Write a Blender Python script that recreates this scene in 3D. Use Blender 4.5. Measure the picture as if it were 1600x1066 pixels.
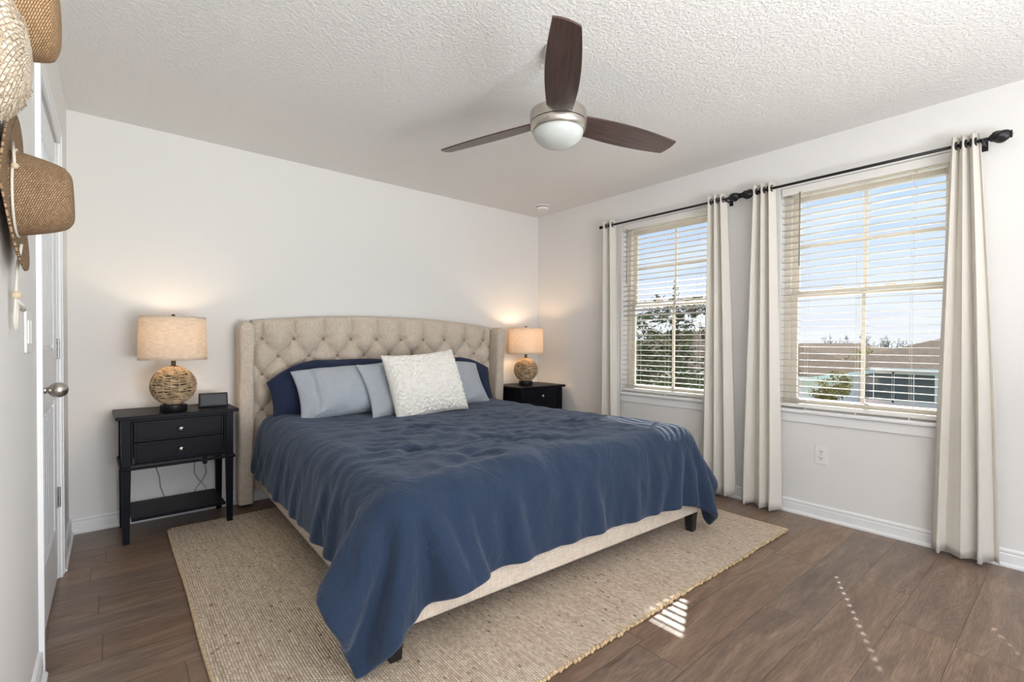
import bpy, bmesh, math, random
import numpy as np
from mathutils import Vector, Matrix, Quaternion
from mathutils import noise as mnoise

for o in list(bpy.data.objects):
    bpy.data.objects.remove(o)
S = bpy.context.scene
C = S.collection
PI = math.pi

# ------------------------------------------------------------------ room size
XL, XR, YB, H, YN = -0.189, 3.484, 3.749, 2.44, -2.2
GROUND = -2.45
EYE = 1.1237

# ------------------------------------------------------------------ camera
def set_camera():
    f, yaw, pit, rol, sy = 750.66, 0.6960, -0.0126, 0.0051, 10.86
    fw = Vector((math.sin(yaw) * math.cos(pit), math.cos(yaw) * math.cos(pit), math.sin(pit)))
    r = Vector((math.cos(yaw), -math.sin(yaw), 0))
    u = r.cross(fw)
    r2 = r * math.cos(rol) + u * math.sin(rol)
    u2 = -r * math.sin(rol) + u * math.cos(rol)
    cd = bpy.data.cameras.new('camera')
    cd.sensor_fit = 'HORIZONTAL'
    cd.sensor_width = 36.0
    cd.lens = f / 1600 * 36.0
    cd.shift_y = sy / 1600
    cd.clip_start = 0.02
    cd.clip_end = 500
    co = bpy.data.objects.new('camera', cd)
    C.objects.link(co)
    m = Matrix((r2, u2, -fw)).transposed().to_4x4()
    m.translation = Vector((0, 0, EYE))
    co.matrix_world = m
    S.camera = co

set_camera()
vs = S.view_settings
S.display_settings.display_device = 'sRGB'
vs.view_transform = 'Standard'
vs.look = 'None'
vs.gamma = 1.0
vs.use_curve_mapping = False
vs.exposure = 0.57

# ------------------------------------------------------------------ node helpers
class NT:
    def __init__(self, tree):
        self.t = tree
    def n(self, kind, **kw):
        nd = self.t.nodes.new(kind)
        for k, v in kw.items():
            if k.startswith('i_'):
                key = k[2:]
                key = int(key) if key.isdigit() else key.replace('_', ' ')
                self.put(nd.inputs[key], v)
            else:
                setattr(nd, k, v)
        return nd
    def put(self, sock, v):
        if isinstance(v, bpy.types.NodeSocket):
            self.t.links.new(v, sock)
        elif isinstance(v, bpy.types.Node):
            self.t.links.new(v.outputs[0], sock)
        else:
            sock.default_value = v
    def math(self, op, a, b=None, c=None, clamp=False):
        nd = self.t.nodes.new('ShaderNodeMath')
        nd.operation = op
        nd.use_clamp = clamp
        self.put(nd.inputs[0], a)
        if b is not None: self.put(nd.inputs[1], b)
        if c is not None: self.put(nd.inputs[2], c)
        return nd.outputs[0]
    def noise(self, vec, scale, detail=3.0, rough=0.5, dist=0.0):
        nd = self.n('ShaderNodeTexNoise')
        if vec is not None: self.put(nd.inputs['Vector'], vec)
        nd.inputs['Scale'].default_value = scale
        nd.inputs['Detail'].default_value = detail
        nd.inputs['Roughness'].default_value = rough
        nd.inputs['Distortion'].default_value = dist
        return nd.outputs['Fac']
    def mapping(self, vec, scale=(1, 1, 1), loc=(0, 0, 0), rot=(0, 0, 0)):
        nd = self.n('ShaderNodeMapping')
        self.put(nd.inputs['Vector'], vec)
        nd.inputs['Scale'].default_value = scale
        nd.inputs['Location'].default_value = loc
        nd.inputs['Rotation'].default_value = rot
        return nd.outputs[0]
    def ramp(self, fac, stops):
        nd = self.n('ShaderNodeValToRGB')
        self.put(nd.inputs[0], fac)
        e = nd.color_ramp.elements
        while len(e) < len(stops): e.new(0.5)
        for el, (p, c) in zip(e, stops):
            el.position = p
            el.color = (c[0], c[1], c[2], 1)
        return nd.outputs[0]
    def mix(self, fac, a, b, mode='MIX'):
        nd = self.n('ShaderNodeMix', data_type='RGBA', blend_type=mode)
        self.put(nd.inputs[0], fac)
        self.put(nd.inputs[6], a if not isinstance(a, tuple) else (*a[:3], 1))
        self.put(nd.inputs[7], b if not isinstance(b, tuple) else (*b[:3], 1))
        return nd.outputs[2]
    def bump(self, height, strength=0.3, dist=0.01, normal=None):
        nd = self.n('ShaderNodeBump')
        nd.inputs['Strength'].default_value = strength
        nd.inputs['Distance'].default_value = dist
        self.put(nd.inputs['Height'], height)
        if normal is not None: self.put(nd.inputs['Normal'], normal)
        return nd.outputs[0]

def srgb(r, g, b):
    def c(v):
        v /= 255.0
        return v / 12.92 if v <= 0.04045 else ((v + 0.055) / 1.055) ** 2.4
    return (c(r), c(g), c(b))

def new_mat(name):
    m = bpy.data.materials.new(name)
    m.use_nodes = True
    t = m.node_tree
    t.nodes.clear()
    nt = NT(t)
    out = nt.n('ShaderNodeOutputMaterial')
    return m, nt, out

def pbr(name, col, rough=0.5, metal=0.0, spec=0.5, sheen=0.0, bump=None, col_noise=0.0, noise_scale=20, coat=0.0, aniso=0.0):
    """simple principled material; bump = (scale, strength, distance)"""
    m, nt, out = new_mat(name)
    p = nt.n('ShaderNodeBsdfPrincipled')
    tc = nt.n('ShaderNodeTexCoord')
    if col_noise:
        nz = nt.noise(tc.outputs['Object'], noise_scale, 4)
        a = tuple(max(0, c * (1 - col_noise)) for c in col)
        b = tuple(min(1, c * (1 + col_noise)) for c in col)
        nt.put(p.inputs['Base Color'], nt.ramp(nz, [(0.3, a), (0.7, b)]))
    else:
        p.inputs['Base Color'].default_value = (*col, 1)
    p.inputs['Roughness'].default_value = rough
    p.inputs['Metallic'].default_value = metal
    p.inputs['Specular IOR Level'].default_value = spec
    p.inputs['Sheen Weight'].default_value = sheen
    p.inputs['Coat Weight'].default_value = coat
    if bump:
        nz = nt.noise(tc.outputs['Object'], bump[0], 4)
        nt.put(p.inputs['Normal'], nt.bump(nz, bump[1], bump[2]))
    nt.put(out.inputs[0], p)
    return m

# ------------------------------------------------------------------ world and sun
def make_world():
    w = bpy.data.worlds.new('world')
    S.world = w
    w.use_nodes = True
    t = w.node_tree
    t.nodes.clear()
    nt = NT(t)
    out = nt.n('ShaderNodeOutputWorld')
    bg = nt.n('ShaderNodeBackground')
    tc = nt.n('ShaderNodeTexCoord')
    sep = nt.n('ShaderNodeSeparateXYZ')
    nt.put(sep.inputs[0], tc.outputs['Generated'])
    z = sep.outputs[2]
    grad = nt.ramp(z, [(0.0, srgb(228, 228, 238)), (0.05, srgb(222, 226, 240)), (0.16, srgb(196, 214, 246)),
                       (0.40, srgb(160, 195, 246)), (1.0, srgb(140, 180, 245))])
    # streaky high cloud: direction divided by height gives a flat layer
    zc = nt.math('MAXIMUM', nt.math('ADD', z, 0.12), 0.05)
    vx = nt.math('DIVIDE', sep.outputs[0], zc)
    vy = nt.math('DIVIDE', sep.outputs[1], zc)
    cv = nt.n('ShaderNodeCombineXYZ')
    nt.put(cv.inputs[0], vx); nt.put(cv.inputs[1], vy)
    cl = nt.noise(nt.mapping(cv.outputs[0], (0.9, 0.55, 1)), 1.3, 6, 0.55, 0.6)
    clf = nt.n('ShaderNodeMapRange')
    nt.put(clf.inputs[0], cl)
    clf.inputs[1].default_value = 0.46; clf.inputs[2].default_value = 0.70
    clf.inputs[3].default_value = 0.0; clf.inputs[4].default_value = 0.85
    col = nt.mix(clf.outputs[0], grad, srgb(236, 240, 248))
    nt.put(bg.inputs[0], col)
    bg.inputs[1].default_value = 0.84
    nt.put(out.inputs[0], bg)

make_world()

SUN_DIR = Vector((-0.90, -0.44, -0.80)).normalized()
def make_sun():
    ld = bpy.data.lights.new('sun', 'SUN')
    ld.energy = 17.0
    ld.angle = math.radians(0.5)
    ld.color = (1.0, 0.96, 0.90)
    o = bpy.data.objects.new('sun', ld)
    o.rotation_mode = 'QUATERNION'
    o.rotation_quaternion = SUN_DIR.to_track_quat('-Z', 'Y')
    o.location = (12, 6, 12)
    C.objects.link(o)
make_sun()

# unseen area light added behind the camera, aimed up to brighten the room
def area(name, loc, direction, sx, sy, power, col):
    ld = bpy.data.lights.new(name, 'AREA')
    ld.shape = 'RECTANGLE'
    ld.size = sx; ld.size_y = sy
    ld.energy = power
    ld.color = col
    o = bpy.data.objects.new(name, ld)
    o.location = loc
    o.rotation_mode = 'QUATERNION'
    o.rotation_quaternion = Vector(direction).to_track_quat('-Z', 'Z')
    C.objects.link(o)
    return o
area('ceiling_fill_light', (1.10, YN + 0.25, 0.80), (-0.42, 0.46, 1.0), 2.0, 1.4, 124, (0.95, 0.975, 1.0))

# ------------------------------------------------------------------ object helpers
def tag(o, label=None, cat=None, group=None, kind=None):
    if label: o['label'] = label
    if cat: o['category'] = cat
    if group: o['group'] = group
    if kind: o['kind'] = kind
    return o

def thing(name, label, cat, loc=(0, 0, 0), rotz=0.0, group=None, kind=None):
    o = bpy.data.objects.new(name, None)
    o.empty_display_size = 0.05
    o.location = loc
    o.rotation_euler = (0, 0, rotz)
    C.objects.link(o)
    return tag(o, label, cat, group, kind)

class MB:
    """collects shapes into one mesh"""
    def __init__(self):
        self.v = []; self.f = []; self.uv = None; self.mi = []
    def add(self, vs, fs, mi=0):
        b = len(self.v)
        self.v += [tuple(p) for p in vs]
        self.f += [tuple(b + i for i in f) for f in fs]
        self.mi += [mi] * len(fs)
        return self
    def box(self, x0, x1, y0, y1, z0, z1, mi=0):
        v = [(x0, y0, z0), (x1, y0, z0), (x1, y1, z0), (x0, y1, z0), (x0, y0, z1), (x1, y0, z1), (x1, y1, z1), (x0, y1, z1)]
        return self.add(v, [(0, 3, 2, 1), (4, 5, 6, 7), (0, 1, 5, 4), (1, 2, 6, 5), (2, 3, 7, 6), (3, 0, 4, 7)], mi)
    def frustum(self, c0, h0, c1, h1, mi=0):
        """tapered box between two rectangles: centre (x,y,z) and half sizes (hx,hy)"""
        v = []
        for c, h in ((c0, h0), (c1, h1)):
            v += [(c[0] - h[0], c[1] - h[1], c[2]), (c[0] + h[0], c[1] - h[1], c[2]), (c[0] + h[0], c[1] + h[1], c[2]), (c[0] - h[0], c[1] + h[1], c[2])]
        return self.add(v, [(0, 3, 2, 1), (4, 5, 6, 7), (0, 1, 5, 4), (1, 2, 6, 5), (2, 3, 7, 6), (3, 0, 4, 7)], mi)
    def lathe(self, prof, seg=32, c=(0, 0, 0), axis='Z', caps=True, mi=0):
        vs = []; fs = []
        n = len(prof)
        for r, z in prof:
            for k in range(seg):
                a = 2 * PI * k / seg
                p = (r * math.cos(a), r * math.sin(a), z)
                if axis == 'X': p = (p[2], p[0], p[1])
                if axis == 'Y': p = (p[1], p[2], p[0])
                vs.append((p[0] + c[0], p[1] + c[1], p[2] + c[2]))
        for i in range(n - 1):
            for k in range(seg):
                k2 = (k + 1) % seg
                fs.append((i * seg + k, i * seg + k2, (i + 1) * seg + k2, (i + 1) * seg + k))
        if caps:
            if prof[0][0] > 1e-5: fs.append(tuple(reversed(range(seg))))
            if prof[-1][0] > 1e-5: fs.append(tuple((n - 1) * seg + k for k in range(seg)))
        return self.add(vs, fs, mi)
    def tube(self, pts, r, seg=8, closed=False, mi=0):
        pts = [Vector(p) for p in pts]
        n = len(pts)
        rs = r if isinstance(r, (list, tuple)) else [r] * n
        vs = []; fs = []
        prev = None
        for i, p in enumerate(pts):
            if closed:
                t = pts[(i + 1) % n] - pts[i - 1]
            else:
                t = pts[min(i + 1, n - 1)] - pts[max(i - 1, 0)]
            t.normalize()
            if prev is None:
                a = Vector((0, 0, 1)) if abs(t.z) < 0.9 else Vector((1, 0, 0))
                u = t.cross(a).normalized()
            else:
                u = prev - t * prev.dot(t)
                u = u.normalized() if u.length > 1e-6 else t.orthogonal().normalized()
            prev = u
            w = t.cross(u)
            for k in range(seg):
                an = 2 * PI * k / seg
                vs.append(p + (u * math.cos(an) + w * math.sin(an)) * rs[i])
        m = n if closed else n - 1
        for i in range(m):
            j = (i + 1) % n
            for k in range(seg):
                k2 = (k + 1) % seg
                fs.append((i * seg + k, i * seg + k2, j * seg + k2, j * seg + k))
        if not closed:
            fs.append(tuple(reversed(range(seg))))
            fs.append(tuple((n - 1) * seg + k for k in range(seg)))
        return self.add(vs, fs, mi)
    def prism(self, poly, axis, a, b, mi=0):
        """extrude a polygon of 2-D points along an axis from a to b"""
        def P(p, q):
            if axis == 'X': return (q, p[0], p[1])
            if axis == 'Y': return (p[0], q, p[1])
            return (p[0], p[1], q)
        n = len(poly)
        vs = [P(p, a) for p in poly] + [P(p, b) for p in poly]
        fs = [tuple(reversed(range(n))), tuple(range(n, 2 * n))]
        for i in range(n):
            j = (i + 1) % n
            fs.append((i, j, n + j, n + i))
        return self.add(vs, fs, mi)
    def grid(self, fn, nu, nv, closed_u=False, mi=0):
        """fn(i/(nu-1), j/(nv-1)) -> point"""
        vs = []; fs = []
        for j in range(nv):
            for i in range(nu):
                vs.append(fn(i / (nu if closed_u else nu - 1), j / (nv - 1)))
        for j in range(nv - 1):
            for i in range(nu if closed_u else nu - 1):
                i2 = (i + 1) % nu
                fs.append((j * nu + i, j * nu + i2, (j + 1) * nu + i2, (j + 1) * nu + i))
        return self.add(vs, fs, mi)
    def sphere(self, c, r, seg=16, rings=10, sc=(1, 1, 1), mi=0):
        b = []
        for i in range(rings + 1):
            a = -PI / 2 + PI * i / rings
            b.append((max(r * math.cos(a), 1e-6), r * math.sin(a)))
        vs = []; fs = []
        for rr, z in b:
            for k in range(seg):
                a = 2 * PI * k / seg
                vs.append((c[0] + rr * math.cos(a) * sc[0], c[1] + rr * math.sin(a) * sc[1], c[2] + z * sc[2]))
        for i in range(rings):
            for k in range(seg):
                k2 = (k + 1) % seg
                fs.append((i * seg + k, i * seg + k2, (i + 1) * seg + k2, (i + 1) * seg + k))
        return self.add(vs, fs, mi)
    def build(self, name, mat, parent=None, smooth=False, bevel=0.0, sub=0, solid=0.0, loc=None, rot=None, fix=True, offset=0.0, angle=None, weld=True):
        me = bpy.data.meshes.new(name)
        me.from_pydata(self.v, [], self.f)
        mats = mat if isinstance(mat, (list, tuple)) else [mat]
        for mm in mats: me.materials.append(mm)
        if len(mats) > 1:
            for p, i in zip(me.polygons, self.mi): p.material_index = i
        if self.uv is not None:
            ul = me.uv_layers.new(name='UVMap')
            for lp in me.loops:
                ul.data[lp.index].uv = self.uv[lp.vertex_index]
        if fix:
            bm = bmesh.new(); bm.from_mesh(me)
            if weld and self.uv is None: bmesh.ops.remove_doubles(bm, verts=bm.verts, dist=1e-6)
            bmesh.ops.recalc_face_normals(bm, faces=bm.faces)
            bm.to_mesh(me); bm.free()
        if smooth or angle:
            for p in me.polygons: p.use_smooth = True
            if angle: me.set_sharp_from_angle(angle=math.radians(angle))
        me.update()
        o = bpy.data.objects.new(name, me)
        C.objects.link(o)
        if parent is not None: o.parent = parent
        if loc is not None: o.location = loc
        if rot is not None: o.rotation_euler = rot
        if solid:
            md = o.modifiers.new('solid', 'SOLIDIFY'); md.thickness = solid; md.offset = offset
        if bevel:
            md = o.modifiers.new('bevel', 'BEVEL'); md.width = bevel; md.segments = 2; md.limit_method = 'ANGLE'; md.angle_limit = math.radians(40)
            md.harden_normals = False
        if sub:
            md = o.modifiers.new('sub', 'SUBSURF'); md.levels = sub; md.render_levels = sub
        return o

def copy_tree(o, parent=None):
    c = o.copy()
    C.objects.link(c)
    c.parent = parent
    for ch in [x for x in bpy.data.objects if x.parent == o]:
        copy_tree(ch, c)
    return c

# ------------------------------------------------------------------ materials
def mat_wall(name, col):
    m, nt, out = new_mat(name)
    p = nt.n('ShaderNodeBsdfPrincipled')
    tc = nt.n('ShaderNodeTexCoord')
    p.inputs['Base Color'].default_value = (*col, 1)
    p.inputs['Roughness'].default_value = 0.75
    p.inputs['Specular IOR Level'].default_value = 0.25
    nz = nt.noise(tc.outputs['Object'], 90, 3, 0.5)
    nt.put(p.inputs['Normal'], nt.bump(nz, 0.10, 0.004))
    nt.put(out.inputs[0], p)
    return m

def mat_ceiling():
    m, nt, out = new_mat('textured_ceiling_paint')
    p = nt.n('ShaderNodeBsdfPrincipled')
    tc = nt.n('ShaderNodeTexCoord')
    p.inputs['Base Color'].default_value = (*srgb(236, 234, 231), 1)
    p.inputs['Roughness'].default_value = 0.85
    p.inputs['Specular IOR Level'].default_value = 0.15
    v = tc.outputs['Object']
    n1 = nt.noise(v, 62, 4, 0.55, 0.6)
    n1 = nt.ramp(n1, [(0.42, (0, 0, 0)), (0.60, (1, 1, 1))])
    n2 = nt.noise(v, 110, 3)
    h = nt.math('ADD', n1, nt.math('MULTIPLY', n2, 0.5))
    nt.put(p.inputs['Normal'], nt.bump(h, 0.50, 0.005))
    nt.put(out.inputs[0], p)
    return m

def mat_floor():
    m, nt, out = new_mat('wood_plank_floor')
    p = nt.n('ShaderNodeBsdfPrincipled')
    tc = nt.n('ShaderNodeTexCoord')
    sep = nt.n('ShaderNodeSeparateXYZ')
    nt.put(sep.inputs[0], tc.outputs['Object'])
    x, y = sep.outputs[0], sep.outputs[1]
    W, L = 0.19, 1.22
    yr = nt.math('DIVIDE', nt.math('ADD', y, 5 * W - 0.30), W)
    row = nt.math('FLOOR', yr)
    fy = nt.math('FRACT', yr)
    wn = nt.n('ShaderNodeTexWhiteNoise', noise_dimensions='1D')
    nt.put(wn.inputs['W'], row)
    xs = nt.math('ADD', nt.math('DIVIDE', x, L), nt.math('MULTIPLY', wn.outputs[0], 7.31))
    colm = nt.math('FLOOR', xs)
    fx = nt.math('FRACT', xs)
    cid = nt.n('ShaderNodeCombineXYZ')
    nt.put(cid.inputs[0], row); nt.put(cid.inputs[1], colm)
    wn2 = nt.n('ShaderNodeTexWhiteNoise', noise_dimensions='3D')
    nt.put(wn2.inputs['Vector'], cid.outputs[0])
    rnd = wn2.outputs[0]
    # shifted, stretched coordinates for each plank
    gv = nt.n('ShaderNodeCombineXYZ')
    nt.put(gv.inputs[0], nt.math('MULTIPLY', x, 1.0))
    nt.put(gv.inputs[1], nt.math('MULTIPLY', y, 7.0))
    nt.put(gv.inputs[2], nt.math('MULTIPLY', rnd, 37.0))
    g = gv.outputs[0]
    big = nt.noise(g, 1.5, 5, 0.6, 1.6)
    fine_v = nt.mapping(g, (2.5, 9, 1))
    fine = nt.noise(fine_v, 6.0, 4, 0.65, 0.3)
    # cathedral figure: rings of a warped field
    ringf = nt.noise(nt.mapping(g, (0.8, 0.55, 1)), 1.8, 2, 0.5, 0.5)
    ring = nt.math('SINE', nt.math('MULTIPLY', ringf, 120.0))
    ringm = nt.math('MULTIPLY_ADD', ring, 0.5, 0.5)
    base = nt.ramp(big, [(0.28, srgb(82, 64, 53)), (0.46, srgb(120, 97, 81)), (0.60, srgb(149, 123, 103)), (0.75, srgb(176, 148, 124))])
    pc = nt.ramp(rnd, [(0.0, srgb(122, 105, 93)), (0.35, srgb(146, 117, 94)), (0.65, srgb(136, 119, 107)), (1.0, srgb(164, 128, 99))])
    c = nt.mix(0.45, base, pc)
    c = nt.mix(nt.math('MULTIPLY', ringm, 0.20), c, srgb(78, 60, 50))
    fm = nt.ramp(fine, [(0.32, (0.50, 0.49, 0.48)), (0.60, (1.08, 1.08, 1.08))])
    c = nt.mix(0.8, c, fm, 'MULTIPLY')
    # knots
    kv = nt.n('ShaderNodeTexVoronoi')
    nt.put(kv.inputs['Vector'], nt.mapping(g, (0.9, 0.6, 1)))
    kv.inputs['Scale'].default_value = 1.7
    kd = nt.math('ADD', kv.outputs['Distance'], nt.math('MULTIPLY', nt.math('SUBTRACT', big, 0.5), 0.25))
    kn = nt.ramp(kd, [(0.03, (1, 1, 1)), (0.13, (0, 0, 0))])
    c = nt.mix(nt.math('MULTIPLY', kn, 0.75), c, srgb(52, 40, 35))
    # gaps between planks
    ey = nt.math('MINIMUM', fy, nt.math('SUBTRACT', 1.0, fy))
    ex = nt.math('MINIMUM', fx, nt.math('SUBTRACT', 1.0, fx))
    gy = nt.math('LESS_THAN', ey, 0.0085)
    gx = nt.math('LESS_THAN', ex, 0.0016)
    gap = nt.math('MAXIMUM', gy, gx)
    c = nt.mix(nt.math('MULTIPLY', gap, 0.6), c, srgb(45, 35, 30))
    nt.put(p.inputs['Base Color'], c)
    rg = nt.n('ShaderNodeMapRange')
    nt.put(rg.inputs[0], fine); rg.inputs[3].default_value = 0.24; rg.inputs[4].default_value = 0.40
    nt.put(p.inputs['Roughness'], rg.outputs[0])
    p.inputs['Specular IOR Level'].default_value = 0.5
    hh = nt.math('SUBTRACT', nt.math('MULTIPLY', fine, 0.35), nt.math('MULTIPLY', gap, 1.0))
    nt.put(p.inputs['Normal'], nt.bump(hh, 0.18, 0.003))
    nt.put(out.inputs[0], p)
    return m

def mat_fabric(name, col, scale=260.0, strength=0.25, rough=0.9, sheen=0.2, slub=0.12, trans=0.0, crease=0.0, cloudy=0.0):
    """woven cloth: crossed threads in object space"""
    m, nt, out = new_mat(name)
    p = nt.n('ShaderNodeBsdfPrincipled')
    tc = nt.n('ShaderNodeTexCoord')
    v = tc.outputs['Object']
    a = nt.noise(nt.mapping(v, (0.12, 1, 1)), scale, 3)
    b = nt.noise(nt.mapping(v, (1, 1, 0.12)), scale, 3)
    h = nt.math('ADD', a, b)
    lo = tuple(c * (1 - slub) for c in col); hi = tuple(min(1, c * (1 + slub)) for c in col)
    cc = nt.ramp(nt.math('MULTIPLY', h, 0.5), [(0.38, lo), (0.62, hi)])
    if cloudy:
        cl = nt.noise(v, 6, 3)
        cc = nt.mix(nt.math('MULTIPLY', cl, cloudy), cc, tuple(min(1, c * 1.6) for c in col))
    nt.put(p.inputs['Base Color'], cc)
    p.inputs['Roughness'].default_value = rough
    p.inputs['Specular IOR Level'].default_value = 0.2
    p.inputs['Sheen Weight'].default_value = sheen
    p.inputs['Sheen Tint'].default_value = (*[min(1, 0.35 + c * 3) for c in col], 1)
    nrm = nt.bump(h, strength, 0.002)
    if crease:
        cw = nt.noise(nt.mapping(v, (1.0, 1.0, 0.5)), 7.0, 5, 0.55, 1.2)
        cw = nt.math('ABSOLUTE', nt.math('SUBTRACT', cw, 0.5))
        cw = nt.math('POWER', cw, 0.6)
        nrm = nt.bump(cw, crease, 0.02, nrm)
    nt.put(p.inputs['Normal'], nrm)
    sh = p.outputs[0]
    if trans:
        tr = nt.n('ShaderNodeBsdfTranslucent')
        nt.put(tr.inputs[0], cc)
        mx = nt.n('ShaderNodeMixShader')
        mx.inputs[0].default_value = trans
        nt.put(mx.inputs[1], sh); nt.put(mx.inputs[2], tr)
        sh = mx.outputs[0]
    nt.put(out.inputs[0], sh)
    return m

def mat_wood(name, c0, c1, rough=0.4, axis_scale=(1, 12, 12), scale=6.0, spec=0.3):
    m, nt, out = new_mat(name)
    p = nt.n('ShaderNodeBsdfPrincipled')
    tc = nt.n('ShaderNodeTexCoord')
    v = nt.mapping(tc.outputs['Object'], axis_scale)
    g = nt.noise(v, scale, 5, 0.6, 0.4)
    nt.put(p.inputs['Base Color'], nt.ramp(g, [(0.3, c0), (0.7, c1)]))
    p.inputs['Roughness'].default_value = rough
    p.inputs['Specular IOR Level'].default_value = spec
    nt.put(p.inputs['Normal'], nt.bump(g, 0.06, 0.002))
    nt.put(out.inputs[0], p)
    return m

def mat_weave(name, c_dark, c_mid, c_light, nu, nv, rough=0.8, strength=0.8):
    """plaited straw on the UV map"""
    m, nt, out = new_mat(name)
    p = nt.n('ShaderNodeBsdfPrincipled')
    tc = nt.n('ShaderNodeTexCoord')
    br = nt.n('ShaderNodeTexBrick')
    nt.put(br.inputs['Vector'], nt.mapping(tc.outputs['UV'], (nu, nv, 1), rot=(0, 0, 0.5)))
    br.inputs['Scale'].default_value = 1.0
    br.inputs['Mortar Size'].default_value = 0.10
    br.inputs['Mortar Smooth'].default_value = 0.8
    br.inputs['Brick Width'].default_value = 1.0
    br.inputs['Row Height'].default_value = 0.5
    br.inputs['Color1'].default_value = (*c_mid, 1)
    br.inputs['Color2'].default_value = (*c_light, 1)
    br.inputs['Mortar'].default_value = (*c_dark, 1)
    nz = nt.noise(tc.outputs['Object'], 40, 3)
    c = nt.mix(nt.math('MULTIPLY', nz, 0.55), br.outputs['Color'], c_mid)
    nt.put(p.inputs['Base Color'], c)
    p.inputs['Roughness'].default_value = rough
    hgt = nt.math('SUBTRACT', 1.0, br.outputs['Fac'])
    nt.put(p.inputs['Normal'], nt.bump(hgt, strength, 0.004))
    nt.put(out.inputs[0], p)
    return m

def mat_rug():
    m, nt, out = new_mat('woven_jute')
    p = nt.n('ShaderNodeBsdfPrincipled')
    tc = nt.n('ShaderNodeTexCoord')
    sep = nt.n('ShaderNodeSeparateXYZ')
    wob = nt.noise(tc.outputs['Object'], 5, 2)
    nt.put(sep.inputs[0], tc.outputs['Object'])
    wx = nt.math('MULTIPLY', nt.math('SUBTRACT', wob, 0.5), 0.012)
    x = nt.math('ADD', sep.outputs[0], wx)
    y = nt.math('ADD', sep.outputs[1], wx)
    PX, PY = 0.0092, 0.0150
    xr = nt.math('DIVIDE', x, PX)
    rx = nt.math('FLOOR', xr)
    off = nt.math('MULTIPLY', nt.math('MODULO', rx, 2.0), 0.5)
    yr = nt.math('ADD', nt.math('DIVIDE', y, PY), off)
    fx = nt.math('FRACT', xr); fy = nt.math('FRACT', yr)
    hx = nt.math('SINE', nt.math('MULTIPLY', fx, PI))
    hy = nt.math('SINE', nt.math('MULTIPLY', fy, PI))
    h = nt.math('POWER', nt.math('MULTIPLY', hx, nt.math('MULTIPLY_ADD', hy, 0.7, 0.3)), 0.6)
    cid = nt.n('ShaderNodeCombineXYZ')
    nt.put(cid.inputs[0], rx); nt.put(cid.inputs[1], nt.math('FLOOR', yr))
    wn = nt.n('ShaderNodeTexWhiteNoise', noise_dimensions='3D')
    nt.put(wn.inputs['Vector'], cid.outputs[0])
    streak = nt.noise(nt.mapping(tc.outputs['Object'], (60, 2.2, 1)), 1.6, 3)
    cc = nt.ramp(wn.outputs[0], [(0.0, srgb(146, 123, 101)), (0.014, srgb(204, 183, 161)), (0.5, srgb(219, 200, 180)), (1.0, srgb(231, 216, 198))])
    cs = nt.ramp(streak, [(0.36, (0.82, 0.80, 0.77)), (0.56, (1, 1, 1))])
    cc = nt.mix(0.85, cc, cs, 'MULTIPLY')
    shade = nt.ramp(h, [(0.05, srgb(160, 142, 122)), (0.5, (1, 1, 1))])
    cc = nt.mix(0.75, cc, shade, 'MULTIPLY')
    nt.put(p.inputs['Base Color'], cc)
    p.inputs['Roughness'].default_value = 0.95
    p.inputs['Specular IOR Level'].default_value = 0.1
    nt.put(p.inputs['Normal'], nt.bump(h, 0.7, 0.006))
    nt.put(out.inputs[0], p)
    return m

def mat_glass(name='window_glass'):
    m, nt, out = new_mat(name)
    tr = nt.n('ShaderNodeBsdfTransparent')
    tr.inputs[0].default_value = (0.97, 0.985, 0.975, 1)
    gl = nt.n('ShaderNodeBsdfGlossy')
    gl.inputs['Roughness'].default_value = 0.02
    fr = nt.n('ShaderNodeFresnel'); fr.inputs[0].default_value = 1.45
    mx = nt.n('ShaderNodeMixShader')
    nt.put(mx.inputs[0], nt.math('MULTIPLY', fr.outputs[0], 0.6))
    nt.put(mx.inputs[1], tr); nt.put(mx.inputs[2], gl)
    nt.put(out.inputs[0], mx)
    return m

def mat_shade():
    m, nt, out = new_mat('linen_lamp_shade')
    tc = nt.n('ShaderNodeTexCoord')
    v = tc.outputs['Object']
    a = nt.noise(nt.mapping(v, (1, 1, 14)), 30, 3)
    cc = nt.ramp(a, [(0.35, srgb(222, 208, 190)), (0.65, srgb(244, 234, 220))])
    df = nt.n('ShaderNodeBsdfDiffuse'); nt.put(df.inputs[0], cc)
    tr = nt.n('ShaderNodeBsdfTranslucent'); nt.put(tr.inputs[0], cc)
    mx = nt.n('ShaderNodeMixShader'); mx.inputs[0].default_value = 0.35
    nt.put(mx.inputs[1], df); nt.put(mx.inputs[2], tr)
    nt.put(out.inputs[0], mx)
    return m

def mat_emit(name, col, strength):
    m, nt, out = new_mat(name)
    e = nt.n('ShaderNodeEmission')
    e.inputs[0].default_value = (*col, 1); e.inputs[1].default_value = strength
    nt.put(out.inputs[0], e)
    return m

def mat_shingle(name, c0, c1):
    m, nt, out = new_mat(name)
    p = nt.n('ShaderNodeBsdfPrincipled')
    tc = nt.n('ShaderNodeTexCoord')
    nz = nt.noise(nt.mapping(tc.outputs['Object'], (1, 1, 6)), 5, 5, 0.7)
    nt.put(p.inputs['Base Color'], nt.ramp(nz, [(0.35, c0), (0.65, c1)]))
    p.inputs['Roughness'].default_value = 1.0
    p.inputs['Specular IOR Level'].default_value = 0.0
    nt.put(out.inputs[0], p)
    return m

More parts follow.
